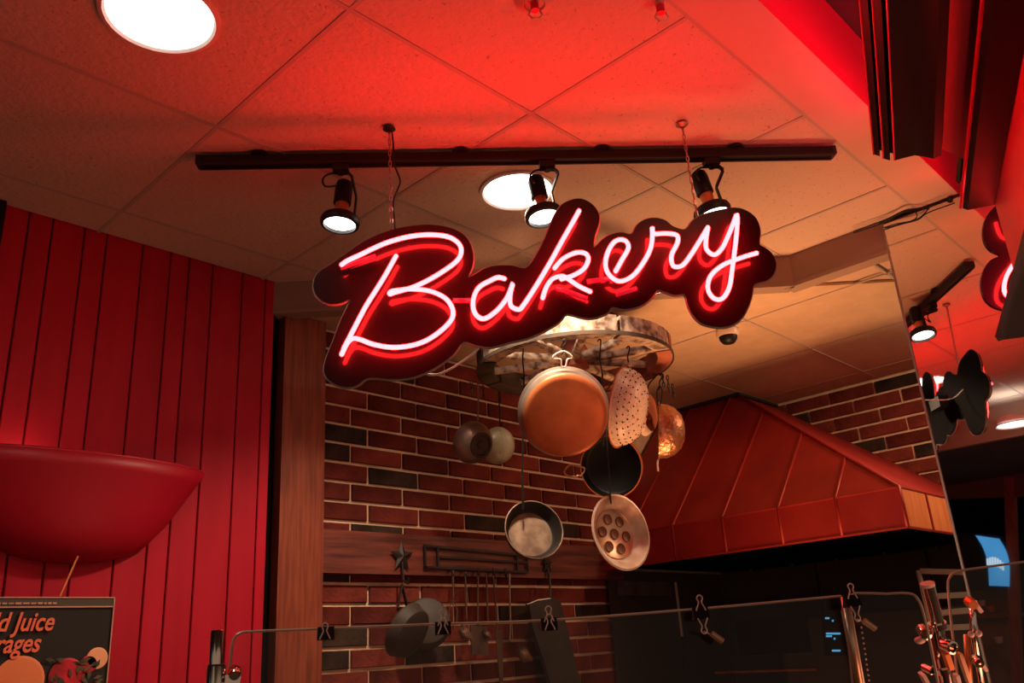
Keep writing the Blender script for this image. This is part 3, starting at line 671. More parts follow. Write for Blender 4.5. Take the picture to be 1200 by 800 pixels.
# small white dish
root, o = pot('enamel_dish', (754, 484), 2.40, 'small white-sided dish with brown bottom, between colander and copper strainer', 'dish')
ax = cv(0.86, 0.12, 0.50); R = 0.090
MB().lathe([(0, -0.004), (R*0.96, -0.004), (R, 0.0), (R*0.97, 0.006), (R*0.80, 0.030)], o, ax, 40).build('side', M_whiteb, root, smooth=True, ang=50)
MB().lathe([(R*0.80, 0.030), (R*0.74, 0.032), (R*0.40, 0.031), (R*0.38, 0.034), (0, 0.034)], o, ax, 40).build('base', M_copperp, root, smooth=True, ang=50)
hook(root, (765, 440), (758, 457), 2.4)
# copper strainer bowl
root, o = pot('copper_strainer', (772.5, 505), 2.32, 'dented copper strainer bowl seen side-on at the wheel right', 'strainer')
ax = cv(1, 0.0, 0.16); R = 0.103
MB().lathe([(R*1.06, -0.003), (R*1.06, 0.001), (R, 0.002), (R*0.98, 0.03), (R*0.86, 0.058), (R*0.62, 0.082), (R*0.33, 0.094), (0, 0.097)], o, ax, 40).build('bowl', mat('dented_copper', (0.42, 0.15, 0.07), 0.3, metal=0.8, col2=(0.62, 0.33, 0.19), scale=40, bump=0.6, bscale=55), root, smooth=True, ang=60)
mb = MB(); tpx(mb, [(771, 538), (770.5, 544), (771, 552)], 2.32, 0.004); mb.build('handle_stub', M_chromew, root)
mb = MB(); tpx(mb, [(770, 458), (773, 452), (776, 458), (774, 472), (771, 474), (770, 466)], 2.31, 0.003, closed=True); mb.build('hanging_loop', M_iron, root)
hook(root, (773, 440), (773, 454), 2.32)
# pewter cup
root, o = pot('pewter_bowl', (556, 519), 2.40, 'dull pewter bowl, foot outward, hanging at the wheel left', 'bowl')
ax = cv(0.62, -0.08, 0.78); R = 0.083
MB().lathe([(R*0.9, -0.03), (R, -0.028), (R*1.02, -0.02), (R*0.99, 0.0), (R*0.85, 0.025), (R*0.62, 0.042)], o, ax, 40).build('body', M_pewter, root, smooth=True, ang=50)
MB().lathe([(R*0.62, 0.042), (R*0.60, 0.050), (R*0.50, 0.050), (R*0.47, 0.040), (R*0.18, 0.038), (R*0.15, 0.043), (0, 0.044)], o, ax, 32).build('foot', mat('pewter_foot', (0.10, 0.065, 0.055), 0.4, metal=0.6), root, smooth=True, ang=40)
mb = MB(); tpx(mb, [(560, 446), (560.5, 470), (560, 493)], 2.40, 0.004); mb.build('handle', M_pewter, root)
# green enamel bowl
root, o = pot('enamel_bowl', (586, 522), 2.48, 'chipped pale green enamel bowl half hidden behind the pewter bowl', 'bowl')
ax = cv(0.55, 0.05, 0.85); R = 0.074
MB().lathe([(R, -0.02), (R*1.03, -0.017), (R*0.97, 0.0), (R*0.75, 0.02), (R*0.45, 0.028), (0, 0.03)], o, ax, 36).build('body', M_enamel, root, smooth=True, ang=50)
mb = MB()
for a, r_ in ((0.3, .4), (1.8, .65), (3.0, .5), (4.2, .8), (5.2, .55)):
    e1 = ax.orthogonal().normalized(); e2 = ax.cross(e1); mb.ball(o+ax*(0.03-0.03*r_*r_)+(e1*math.cos(a)+e2*math.sin(a))*R*r_, 0.004, 6)
mb.build('chips', M_dark, root)
mb = MB(); tpx(mb, [(584, 442), (585, 470), (586, 500)], 2.48, 0.0035); mb.build('handle', M_iron, root)
# long-handled saucepan
root, o = pot('long_handled_skillet', (626, 620), 2.16, 'steel skillet hanging low on a long dark handle')
ax = cv(0.26, 0.54, 0.80); R = 0.104
MB().lathe([(R*1.0, 0.0), (R*1.03, 0.001), (R*1.03, -0.002), (R*0.90, -0.048), (R*0.80, -0.053), (0, -0.053)], o, ax, 44).build('outer_shell', M_iron, root, smooth=True, ang=50)
MB().lathe([(R*1.0, 0.0), (R*0.84, -0.046), (R*0.76, -0.0495)], o, ax, 44).build('shaded_wall', M_iron, root, smooth=True, ang=50)
MB().lathe([(R*0.77, -0.049), (0, -0.048)], o, ax, 44).build('lit_floor', M_steelpan, root, smooth=True, ang=50)  # floor paler than the inner wall, light and shade put into the colours
MB().tube([o+(ax.orthogonal().normalized()*math.cos(t)+ax.cross(ax.orthogonal().normalized())*math.sin(t))*R*1.02 for t in [2*math.pi*k/44 for k in range(44)]], 0.0025, 6, closed=True).build('rim', M_steelpan, root, smooth=True)
MB().bar(w(px_d(614, 440, 2.18)), w(px_d(612, 560, 2.18)), 0.018, 0.006, R_).build('handle', M_iron, root)
MB().bar(w(px_d(612, 558, 2.18)), w(px_d(613, 596, 2.18)), 0.026, 0.008, R_).build('handle_bracket', M_iron, root)
hook(root, (611, 394), (614, 440), 2.18, D2=2.12)
# dark skillet behind
root, o = pot('dark_skillet', (716, 547), 2.44, 'deep black skillet with copper outside, behind the copper pan and colander')
ax = cv(-0.30, 0.05, 0.95); R = 0.121
MB().lathe([(R*1.0, 0.0), (R*0.93, -0.05), (R*0.85, -0.055), (0, -0.055)], o, ax, 44).build('black_inside', M_black, root, smooth=True, ang=50)
MB().lathe([(R*1.0, 0.001), (R*1.04, 0.0), (R*0.99, -0.055), (R*0.9, -0.06), (0, -0.06)], o, ax, 44).build('outer_shell', M_copperp, root, smooth=True, ang=50)
MB().bar(w(px_d(706, 470, 2.42)), w(px_d(707, 522, 2.42)), 0.018, 0.006, R_).build('handle', M_iron, root)
hook(root, (712, 450), (706, 471), 2.42)
# dimpled cake pan
root, o = pot('dimpled_cake_pan', (728, 623), 2.05, 'round tinned pan with seven dimples, hanging lowest of the pans', 'pan')
ax = cv(0.58, 0.38, 0.72); R = 0.126; e1 = (R_-ax*ax.dot(R_)).normalized(); e2 = ax.cross(e1)
MB().lathe([(R*0.98, -0.004), (R*1.02, -0.002), (R*1.02, 0.002), (R*0.97, 0.003), (R*0.92, -0.004), (R*0.78, -0.016), (R*0.70, -0.032), (R*0.66, -0.036)], o, ax, 48).build('flared_rim', mat('tinned_rim', (0.48, 0.32, 0.21), 0.4, metal=0.4, col2=(0.80, 0.68, 0.58), scale=14), root, smooth=True, ang=50)
MB().lathe([(R*0.67, -0.036), (R*0.66, -0.032), (R*0.63, -0.035), (0, -0.035)], o, ax, 48).build('plate', M_brass, root, smooth=True, ang=50)
for k in range(7):
    a = 2*math.pi*k/6; rr = 0 if k == 6 else R*0.42; c = o-ax*0.0355+(e1*math.cos(a)+e2*math.sin(a))*rr
    MB().lathe([(0.0185, -0.001), (0.0175, 0.0030), (0.0150, 0.0022), (0.010, 0.0006), (0, 0.0002)], c+ax*0.0015, ax, 20).build('dimple', mat('dimple_shade', (0.16, 0.065, 0.03), 0.5, metal=0.4) if k == 0 else MATS['dimple_shade'], root, smooth=True, ang=60)  # darker than the plate, the hollow's shade put into the colour
MB().bar(w(px_d(714, 556, 2.07)), w(px_d(716, 590, 2.07)), 0.012, 0.004, R_).build('hanger_strap', M_iron, root)
hook(root, (700, 400), (706, 440), 2.15)
MB().bar(w(px_d(706, 438, 2.15)), w(px_d(714, 558, 2.07)), 0.008, 0.004, R_).build('hanger_rod', M_iron, root)

# ================================================================== THINGS ON THE BRICK WALL
def wy(px, py, y): return w(px_y(px, py, y))
def star(cx, cy, r, y, label):
    c = wy(cx, cy, y); R = r*0.0034
    root = empty('star_hook', c, label, 'wall hook')
    pts = []
    for k in range(10):
        a = math.pi/2+k*math.pi/5; q = R if k % 2 == 0 else R*0.42; pts.append(c+Vector((math.cos(a)*q, 0, math.sin(a)*q)))
    mb = MB(); f0 = mb.bm.verts.new(c-Vector((0, 0.012, 0))); vs = [mb.bm.verts.new(p) for p in pts]
    for k in range(10): mb.bm.faces.new((f0, vs[k], vs[(k+1) % 10]))
    mb.bm.faces.new(vs[::-1]); mb.build('star', M_iron, root)
    return root, c
r_, c = star(471, 652, 18, 1.925, 'black iron star hook on the beam above the hanging dark pans')
mb = MB(); mb.tube([c-Vector((0, 0.0, 0.02)), c-Vector((0, 0.004, 0.09)), c-Vector((0, 0.035, 0.105)), c-Vector((0, 0.04, 0.085))], 0.005, 6); mb.build('hook', M_iron, r_)
r_, c = star(641, 661, 12, 1.925, 'dark star hook on the beam below the long-handled skillet')
mb = MB(); mb.tube([c-Vector((0, 0.0, 0.01)), c-Vector((0, 0.004, 0.07)), c-Vector((0, 0.03, 0.085))], 0.005, 6); mb.build('hook', M_iron, r_)
MB().box(c-Vector((0, 0.002, 0.0)), 0.034, 0.006, 0.05).build('backplate', M_iron, r_)
for (cx, cy, y, ax, R, lab, hx) in ((480, 741, 1.80, (0.30, -1, -0.55), 0.098, 'round black skillet, front one hanging from the star hook', 466), (500, 728, 1.87, (-0.6, -1, 0.25), 0.095, 'second dark skillet hanging behind the front one at the star hook', 478)):
    o = wy(cx, cy, y); root = empty('wall_skillet', o, lab, 'pan', 'skillets on the star hook'); ax = Vector(ax).normalized()
    MB().lathe([(0, 0.0), (R*0.82, 0.0), (R*0.9, -0.004), (R*1.0, -0.045), (R*1.03, -0.046), (R*0.98, -0.04), (R*0.8, -0.006), (0, -0.005)], o+ax*0.02, ax, 40).build('body', M_leather, root, smooth=True, ang=40)
    MB().bar(wy(471, 685, 1.88), wy(hx, 714, y+0.01), 0.014, 0.005, Vector((1, 0, 0))).build('handle', M_iron, root)
# wrought iron utensil rack
root = empty('utensil_rack', wy(555, 655, 1.93), 'wrought iron utensil rack with square end scrolls mounted on the beam', 'rack')
def wbar(a, b, wd=0.009): return MB().bar(wy(a[0], a[1], 1.925), wy(b[0], b[1], 1.925), 0.008, wd, Vector((0, 0, 1)))
wbar((497, 639), (618, 651)).build('top_bar', M_iron, root); wbar((497, 664), (618, 670)).build('bottom_bar', M_iron, root)
wbar((513, 652), (618, 659)).build('middle_bar', M_iron, root)
for x, y0, y1 in ((498, 638, 665), (513, 640, 665), (606, 650, 669), (618, 650, 671)): MB().box((wy(x, y0, 1.925)+wy(x, y1, 1.925))/2, 0.009, 0.008, (wy(x, y0, 1.925)-wy(x, y1, 1.925)).length).build('upright', M_iron, root)
for x in (530, 545, 560, 578, 592): MB().tube([wy(x, 666, 1.925), wy(x, 672, 1.915), wy(x+1, 676, 1.90), wy(x+1, 672, 1.89)], 0.004, 6).build('peg', M_iron, root)
M_ut = mat('dark_utensil', (0.10, 0.06, 0.045), 0.4, metal=0.6, col2=(0.20, 0.12, 0.085), scale=10)
def utensil(name, label, pts, head=None, m=M_ut, r=0.0045):
    root = empty(name, wy(pts[0][0], pts[0][1], 1.90), label, 'utensil', 'utensils on the iron rack')
    MB().tube([wy(p[0], p[1], 1.895) for p in catmull(pts, 4)], r, 6).build('handle', m, root, smooth=True)
    if head: head(root)
def ladle(c, R, m=M_ut):
    def f(root):
        MB().lathe([(0, -R*0.75), (R*0.6, -R*0.6), (R, 0), (R*1.03, 0), (R*0.65, -R*0.66), (0, -R*0.8)], wy(c[0], c[1], 1.88), (0.35, -0.75, 0.55), 24).build('bowl', m, root, smooth=True)
    return f
def blade(p, m=M_ut):
    def f(root): MB().prism([wy(q[0], q[1], 1.895) for q in p], Vector((0, -0.004, 0))).build('blade', m, root)
    return f
utensil('ladle', 'ladle with pale handle and wide brown bowl, right of the other utensils', [(597, 672), (597.5, 700), (598, 735), (597, 752)], ladle((616, 764), 0.045), mat('pale_utensil', (0.36, 0.24, 0.17), 0.35, metal=0.6), 0.005)
utensil('meat_fork', 'thin two-pronged fork reaching lowest among the hanging utensils', [(578, 674), (580, 700), (583, 745), (586, 800)], blade([(580, 738), (588, 738), (589, 800), (585, 800)]))
utensil('slotted_turner', 'slotted turner with broad dark blade in the middle of the rack', [(560, 672), (560, 700), (560, 735)], blade([(551, 733), (570, 734), (572, 768), (552, 766)]))
utensil('skimmer', 'round skimmer hanging left of the slotted turner', [(545, 670), (546, 700), (547, 728)], ladle((547, 740), 0.035))
utensil('basting_spoon', 'narrow basting spoon between the turner and the fork', [(570, 674), (571, 705), (572, 730)], ladle((572, 742), 0.022))
utensil('whisk', 'small dark whisk at the left end of the rack', [(531, 668), (531, 690), (531, 702)], lambda root: [MB().tube([wy(531, 701, 1.895), wy(531+dx, 715, 1.895-dy), wy(531+dx*0.8, 730, 1.895-dy), wy(531, 737, 1.895)], 0.002, 5).build('wire', M_ut, root) for dx, dy in ((-5, 0), (5, 0), (0, .015), (0, -.012))])
root = empty('wooden_paddle', wy(645, 700, 1.93), 'long dark grey tapered paddle hanging from the right star hook', 'paddle')
MB().prism([wy(p[0], p[1], 1.90) for p in ((616, 708), (645, 700), (653, 706), (660, 735), (680, 815), (645, 815), (632, 770), (620, 735))], Vector((0, -0.022, 0))).build('blade', M_leather, root)
MB().tube([wy(644, 672, 1.905), wy(645, 702, 1.892)], 0.005, 6).build('cord', M_iron, root)
MB().tube([wy(618, 708, 1.89), wy(630, 703, 1.885), wy(645, 701, 1.885)], 0.003, 6).build('pale_edge', M_wire, root)

# ================================================================== SCONCE, POSTER
cx, cz, RX, RY, RZ = 0.68, 0.447, 0.279, 0.105, 0.205
sc = empty('wall_sconce', W(cx, YW, cz), 'big red half-bowl sconce on the red board wall', 'sconce')
mb = MB(); b = mb.bm; rows = []
for i in range(13):
    t = i/12; ph = t*math.pi/2; zz = math.sin(ph); tb_ = ((0, 1), (.2, .90), (.4, .80), (.6, .70), (.8, .56), (.92, .40), (.98, .22), (1.0001, 0)); q_ = [k for k in range(7) if tb_[k][0] <= zz][-1]; rr = tb_[q_][1]+(tb_[q_+1][1]-tb_[q_][1])*(zz-tb_[q_][0])/(tb_[q_+1][0]-tb_[q_][0])
    if i == 12: rr = 0.0
    rows.append([b.verts.new(W(cx+math.cos(th)*RX*rr, YW-0.003-math.sin(th)*RY*rr, cz-RZ*math.sin(ph))) for th in [math.pi*k/40 for k in range(41)]])
for A, B in zip(rows, rows[1:]):
    for k in range(40): b.faces.new((A[k], A[k+1], B[k+1], B[k]))
bmesh.ops.remove_doubles(b, verts=b.verts[:], dist=0.0004)
shell = mb.build('bowl', M_bowl, sc, smooth=True)
so = shell.modifiers.new('thick', 'SOLIDIFY'); so.thickness = 0.010; so.offset = -1
MB().tube([W(cx+math.cos(math.pi*k/40)*RX, YW-0.004-math.sin(math.pi*k/40)*RY, cz) for k in range(41)], 0.007, 8).build('rim', M_bowl, sc, smooth=True)
l = bpy.data.lights.new('sconce_lamp', 'POINT'); l.energy = 0.4; l.color = (1, 0.62, 0.35); l.shadow_soft_size = 0.05
lo = bpy.data.objects.new('sconce_lamp', l); COL.objects.link(lo); lo.location = W(cx-0.12, YW-0.05, cz-0.01)
MB().ball(W(cx-0.12, YW-0.05, cz-0.035), 0.03, 12).build('lamp_bulb', emis('bulb_warm', (1, 0.65, 0.4), 2.0), sc, smooth=True)
YP = 1.80
def pp(px, py, off=0.0): return w(px_y(px, py, YP-off))
po = empty('juice_poster', pp(60, 760), 'black framed juice and beverages poster with orange lettering and fruit', 'poster')
q0, q1 = px_y(134, 700, YP), px_y(130, 800, YP); xr = q0.x; zt = q0.z; xl = 0.12; zb = -0.45
pob = MB().box(W((xl+xr)/2, YP+0.006, (zt+zb)/2), (xr-xl)*H, 0.010*H, (zt-zb)*H).build('board', M_paper, po)
zs = px_y(60, 711, YP).z
MB().box(W((xl+xr)/2, YP-0.0005, (zt+zs)/2), (xr-xl)*H-0.006, 0.002, (zt-zs)*H-0.004).build('top_strip', M_pstrip, po)
MB().box(W((xl+xr)/2, YP-0.0015, zs), (xr-xl)*H, 0.003, 0.0035).build('trim_line', M_pedge, po)
MB().box(W((xl+xr)/2, YP-0.0015, zt), (xr-xl)*H, 0.003, 0.003).build('trim_line', M_pedge, po)
MB().box(W(xr, YP-0.0015, (zt+zb)/2), 0.003, 0.003, (zt-zb)*H).build('trim_line', M_pedge, po)
mb = MB(); x = 0.30; zc = (zt+zs)/2-0.002
while x < px_y(62, 705, YP).x:
    wd = random.uniform(0.004, 0.014); mb.box(W(x+wd/2, YP-0.0025, zc), wd*H, 0.001, 0.0045*random.uniform(.7, 1.2)); x += wd+0.0025
mb.build('small_print', M_pedge, po)['kind'] = 'stuff'
def text(body, size, right, base, m, parent, name, shear=0.28, sx=0.76, off=0.012):
    c = bpy.data.curves.new(name, 'FONT'); c.body = body; c.size = size; c.shear = shear; c.offset = off; c.extrude = 0.0015; c.align_x = 'RIGHT'
    t = bpy.data.objects.new('tmp', c); COL.objects.link(t); bpy.context.view_layer.update()
    me = bpy.data.meshes.new_from_object(t.evaluated_get(bpy.context.evaluated_depsgraph_get())); bpy.data.objects.remove(t)
    o = link(name, me, m, None); o.parent = parent
    o.matrix_parent_inverse = parent.matrix_world.inverted()
    o.matrix_world = Matrix.Translation(W(right, YP-0.003, base)) @ Matrix.Rotation(math.pi/2, 4, 'X') @ Matrix.Diagonal((sx, 1, 1, 1))
    return o
jr, jb = px_y(66, 738, YP), px_y(50, 763, YP)
text('Cold Juice', 0.066, jr.x-0.008, jr.z, M_ptxt, po, 'lettering', off=0.0010)
text('Beverages', 0.066, jb.x-0.008, jb.z, M_ptxt, po, 'lettering', off=0.0010)
def fruit(px, py, rpx, m, name, sc_=(1, 1)):
    c = pp(px, py, 0.002); R = rpx*0.00189*H
    MB().lathe([(0, 0.001), (R*0.9, 0.001), (R, 0.0), (R, -0.002)], c, (0, -1, 0), 28).build(name, m, po)
fruit(22, 798, 23, M_orange, 'printed_orange'); fruit(114, 771, 10.5, M_peach, 'printed_peach'); fruit(78, 792, 17, M_cherry, 'printed_apple'); fruit(104, 778, 8.5, M_cherry, 'printed_cherry')
mb = MB()
for k in range(26):
    x, y = random.uniform(58, 120), random.uniform(772, 800); c = pp(x, y, 0.0015+0.0002*k); a = random.uniform(0, 3.1); e = Vector((math.cos(a), 0, math.sin(a))); f = Vector((-math.sin(a), 0, math.cos(a)))
    mb.prism([c-e*0.013, c-f*0.005, c+e*0.013, c+f*0.005], Vector((0, -0.0005, 0)))
mb.build('printed_leaves', M_leaf, po)['kind'] = 'stuff'
st = MB().tube([W(px_y(91, 652, 1.86).x, 1.86, px_y(91, 652, 1.86).z), pp(70, 699, -0.004)], 0.003, 6).build('support_rod', M_copperp, po)

# ================================================================== GLASS GUARD
def glassmat():
    m = bpy.data.materials.new('guard_glass'); m.use_nodes = True; nt = m.node_tree; nt.nodes.clear()
    t = nt.nodes.new('ShaderNodeBsdfTransparent'); t.inputs[0].default_value = (0.93, 0.92, 0.90, 1)
    gl = nt.nodes.new('ShaderNodeBsdfGlossy'); gl.inputs['Roughness'].default_value = 0.02
    fr = nt.nodes.new('ShaderNodeFresnel'); fr.inputs[0].default_value = 1.25; mx = nt.nodes.new('ShaderNodeMixShader')
    o = nt.nodes.new('ShaderNodeOutputMaterial'); nt.links.new(fr.outputs[0], mx.inputs[0]); nt.links.new(t.outputs[0], mx.inputs[1]); nt.links.new(gl.outputs[0], mx.inputs[2]); nt.links.new(mx.outputs[0], o.inputs[0]); return m
M_guard = glassmat(); M_gedge = mat('polished_glass_edge', (0.75, 0.56, 0.42), 0.25, spec=0.8)
GC = 0.98
def gp(px, py, off=0.0): return w(onpl(px, py, SN, GC+off))
def gpanel(outline, edge, label, nm='glass_guard_panel', off=0.0, er=0.0022):
    P = [gp(p[0], p[1], off) for p in outline]
    lo1 = Vector(P[-1]); lo0 = Vector(P[0]); zb = W(0, 0, -0.5).z; lo1.z = zb; lo0.z = zb
    root = empty(nm, lo0, label, 'glass panel', 'panes of the counter guard')
    pane_ = MB().prism(P+[lo1, lo0], SN*0.005).build('pane', M_guard, root)
    E_ = [lo0]+P+[lo1]
    e = E_[1:-1] if edge == 'all' else E_[1:-1]
    MB().tube([p+SN*0.0025 for p in e], er, 6).build('polished_edge', M_gedge, pane_)
    return root
gpanel(catmull([(268, 800), (270, 770), (273, 750), (281, 741.5), (300, 739.3), (372, 736.5), (519, 730.5), (640, 726.5), (820, 713), (986, 698)], 3), 'all', 'wide front pane of the counter glass guard with rounded left corner', off=0.012)
gpanel(catmull([(1000, 800), (996, 760), (990, 700.5), (1040, 695.5), (1066, 695), (1076, 701), (1083, 718), (1092, 760), (1100, 800)], 3), 'all', 'narrow glass guard pane right of the brass upright', off=0.012)
gpanel(catmull([(1124, 800), (1117, 740), (1112, 690), (1114, 676), (1124, 669), (1160, 663.5), (1200, 658), (1260, 649)], 3), 'all', 'glass guard pane in front of the mirror at the right edge', off=0.09)
up = empty('guard_upright', gp(990, 700), 'slanting brass-coloured upright between two glass guard panes', 'post')
MB().tube([gp(988.5, 699, 0.006), gp(1009, 812, 0.006)], 0.0052, 10).build('upright', M_brass, up, smooth=True)
MB().tube([gp(993, 699, 0.010), gp(1013, 812, 0.010)], 0.0035, 8).build('edge_bead', M_gedge, up, smooth=True)
# binder clips
def clip(px, py, label, up_=True, down=False, tagged=False, s=1.0):
    c = gp(px, py, -0.004)+Vector((0, 0, -0.004)); e = SN.cross(ZUP)*-1; e = Vector((SN.y, -SN.x, 0)); n = -SN
    root = empty('binder_clip', c, label, 'binder clip', 'binder clips on the glass guard'); wd = 0.024*s
    mb = MB(); mb.prism([c+n*0.009-e*wd/2-ZUP*0.012, c-n*0.009-e*wd/2-ZUP*0.012, c-n*0.002-e*wd/2+ZUP*0.007, c+n*0.002-e*wd/2+ZUP*0.007][::1], e*wd); mb.build('spring_body', M_black, root)
    def loop(sg, base):
        pts = [base-e*0.0075, base-e*0.0060+ZUP*sg*0.004, base-e*0.0025+ZUP*sg*0.012, base-e*0.0045+ZUP*sg*0.019, base+ZUP*sg*0.023, base+e*0.0045+ZUP*sg*0.019, base+e*0.0025+ZUP*sg*0.012, base+e*0.0060+ZUP*sg*0.004, base+e*0.0075]
        MB().tube([Vector(t) for t in catmull([tuple(p) for p in pts], 4)], 0.0011, 6).build('wire_handle', M_chromew, root, smooth=True)
    if up_: loop(1, c+ZUP*0.001+n*0.006)
    if down: loop(-1, c-ZUP*0.010+n*0.009)
    else: loop(1, c-ZUP*0.011+n*0.010)
    if tagged:
        q = c-ZUP*0.036+e*0.018+n*0.004
        MB().tube([c-ZUP*0.030+n*0.008, q-e*0.012+ZUP*0.004, q+e*0.008-ZUP*0.008], 0.0012, 6).build('wire_link', M_chromew, root)
        MB().tube([q-e*0.006+ZUP*0.003, q+e*0.010-ZUP*0.010], 0.0050, 10).build('swivel_bead', M_brass, root, smooth=True, ang=50)
clip(382, 736.5, 'leftmost black binder clip on the glass edge, beside the wood post', False)
clip(519, 730.5, 'black binder clip on the glass edge in front of the dark skillets', True)
clip(643, 726, 'black binder clip on the glass edge in front of the grey paddle', True)
clip(820, 713, 'black binder clip on the glass edge with a brass swivel hanging below', True, True, True)
clip(997, 699, 'black binder clip on top of the slanting brass-coloured upright', True, True, True)
# bead chain
bc = empty('bead_chain', gp(1010, 735, 0.05), 'fine hanging bead chain beside the brass upright', 'chain')
mb = MB()
for k in range(12): mb.ball(gp(1009.5+k*0.9, 735+k*6.2, 0.05), 0.0018, 6)
mb.build('beads', M_chromew, bc)['kind'] = 'stuff'
# left post
lp = empty('guard_post', gp(255, 800), 'short chrome guard post in front of the red wall', 'post')
MB().lathe([(0, 0.0), (0.0085, 0.0), (0.0095, -0.002), (0.0095, -0.06), (0.0085, -0.061), (0.0085, -0.5)], gp(255, 738, -0.01), ZUP, 20).build('tube', M_chrome, lp, smooth=True, ang=40)
MB().lathe([(0, 0.0), (0.0125, 0.0), (0.0135, -0.003), (0.0135, -0.20)], gp(254, 778, -0.01), ZUP, 20).build('collar', M_chrome, lp, smooth=True, ang=40)
MB().lathe([(0, 0.010), (0.006, 0.010), (0.008, 0.006), (0.0095, 0.0), (0.0095, -0.01), (0, -0.01)], gp(275, 789, -0.01), cv(0.3, 0.1, 1), 18).build('clamp_knob', M_chrome, lp, smooth=True, ang=40)
MB().bar(gp(254, 795, -0.008), gp(282, 797, -0.004), 0.012, 0.012).build('clamp_arm', M_chrome, lp)
# right posts
rp = empty('guard_post', gp(1095, 800), 'tall chrome guard post with copper reflections and clamp knobs', 'post')
def gd(px, py, D=1.0): return w(px_d(px, py, D))
MB().tube([gd(1087, 684), gd(1099, 732)], 0.0105, 18).build('tube', M_chrome, rp, smooth=True, ang=50)
MB().tube([gd(1086.5, 683), gd(1087.5, 686.5)], 0.0112, 18).build('cap', M_chromew, rp, smooth=True, ang=50)
MB().tube([gd(1098, 729), gd(1099.5, 735)], 0.0145, 18).build('collar', M_chrome, rp, smooth=True, ang=50)
MB().tube([gd(1096, 733), gd(1112, 815)], 0.0125, 18).build('tube', M_chrome, rp, smooth=True, ang=50)
MB().tube([gd(1104, 780), gd(1106, 786)], 0.0160, 18).build('collar', M_chrome, rp, smooth=True, ang=50)
MB().lathe([(0.005, 0.011), (0.0085, 0.010), (0.0095, 0.003), (0.0095, -0.012), (0, -0.014)], gd(1083, 741, 0.985), cv(-0.1, -0.1, 1), 18).build('clamp_knob', M_chrome, rp, smooth=True, ang=40)
MB().lathe([(0, 0.006), (0.0055, 0.006), (0.0055, 0.0)], gd(1083, 740, 0.978), cv(-0.1, -0.1, 1), 16).build('knob_face', M_copperp, rp)
MB().ball(gd(1078, 750, 0.99), 0.0085, 12, (1.1, 1, 0.7)).build('rubber_pad', M_chromew, rp, smooth=True)
for q, rr in (((1112, 757), 0.0105), ((1088, 784), 0.006)):
    MB().lathe([(rr*0.6, 0.004), (rr*0.75, 0.010), (rr, 0.009), (rr*1.02, 0.0), (rr, -0.010), (0, -0.012)], gd(*q, 0.98), cv(0.25, 0.05, 1), 20).build('clamp_ring', M_chrome, rp, smooth=True, ang=40)
MB().bar(gd(1108, 765, 0.985), gd(1114, 783, 0.985), 0.014, 0.008, R_).build('clamp_jaw', M_copper, rp)
MB().bar(gd(1080, 789, 0.99), gd(1092, 812, 0.99), 0.018, 0.006, R_).build('clamp_plate', M_chromew, rp)
MB().bar(gd(1086, 738, 1.01), gd(1098, 745, 1.01), 0.008, 0.008, R_).build('clamp_arm', M_chrome, rp)
rq = empty('guard_post', gd(1142, 800, 1.02), 'slim chrome guard post in front of the mirror edge', 'post')
MB().tube([gd(1139, 706, 1.02), gd(1141, 745, 1.02), gd(1153, 815, 1.02)], 0.0055, 12).build('tube', M_chrome, rq, smooth=True)
MB().lathe([(0, 0.007), (0.0075, 0.007), (0.0085, 0.004), (0.0085, -0.012), (0, -0.012)], gd(1139, 707, 1.005), cv(-0.1, 0, 1), 18).build('clamp_knob', M_copper, rq, smooth=True, ang=40)
MB().bar(gd(1141, 704, 1.01), gd(1150, 717, 1.01), 0.006, 0.006, R_).build('clamp_jaw', M_chromew, rq)
for q in ((1138, 743), (1147, 742)): MB().ball(gd(*q, 1.0), 0.0055, 12).build('cap_nut', M_chromew, rq, smooth=True)
MB().tube([gd(1133, 744, 1.03), gd(1137, 812, 1.03)], 0.0055, 10).build('tube', M_copper, rq, smooth=True)
MB().bar(gd(1124, 765, 1.0), gd(1136, 800, 1.0), 0.013, 0.006, R_).build('clamp_plate', M_brass, rq)
MB().lathe([(0.003, 0.008), (0.007, 0.008), (0.0085, 0.003), (0.0085, -0.010), (0, -0.012)], gd(1146, 775, 0.99), cv(-0.15, -0.05, 1), 18).build('clamp_knob', M_chrome, rq, smooth=True, ang=40)
MB().bar(gd(1150, 776, 1.0), gd(1156, 786, 1.0), 0.006, 0.005, R_).build('clamp_jaw', M_chromew, rq)
MB().bar(gd(1120, 790, 1.0), gd(1127, 815, 1.0), 0.014, 0.006, R_).build('clamp_plate', M_chromew, rq)
# steel rack behind
rk = empty('bakers_rack', w(px_x(1100, 760, 2.9)), 'pale steel shelf rack standing behind the guard post under the hood end', 'rack')
def rkp(px, py, dx=0.0): return w(px_x(px, py, 2.75+dx))
MB().tube([rkp(1076, 668), rkp(1094, 745), rkp(1106, 800)], 0.010, 8).build('upright', M_steel, rk)
for (x0, y0, x1, y1) in ((1079, 672, 1150, 674), (1085, 702, 1150, 699), (1092, 722, 1150, 717), (1098, 739, 1150, 737)):
    a, b = rkp(x0, y0), rkp(x1, y1); MB().prism([a, b, b+Vector((0.10, 0.0, 0)), a+Vector((0.10, 0, 0))], Vector((0, 0, 0.022))).build('shelf', M_steel, rk)

# ================================================================== BLACK CORNICES AND SECOND SIGN (upper right)
ED = Vector((0.94, 0.342, 0)).normalized()
def ep(px, py, c): return w(onpl(px, py, ED, c))
def cornice(prof, c, depth, label, m, name='black_cornice', group=None):
    root = empty(name, ep(prof[0][0], prof[0][1], c), label, 'cornice', group)
    P = [ep(p[0], p[1], c) for p in prof]; MB().prism(P, -ED*depth).build('moulding', m, root, ang=30, smooth=True)
    return root
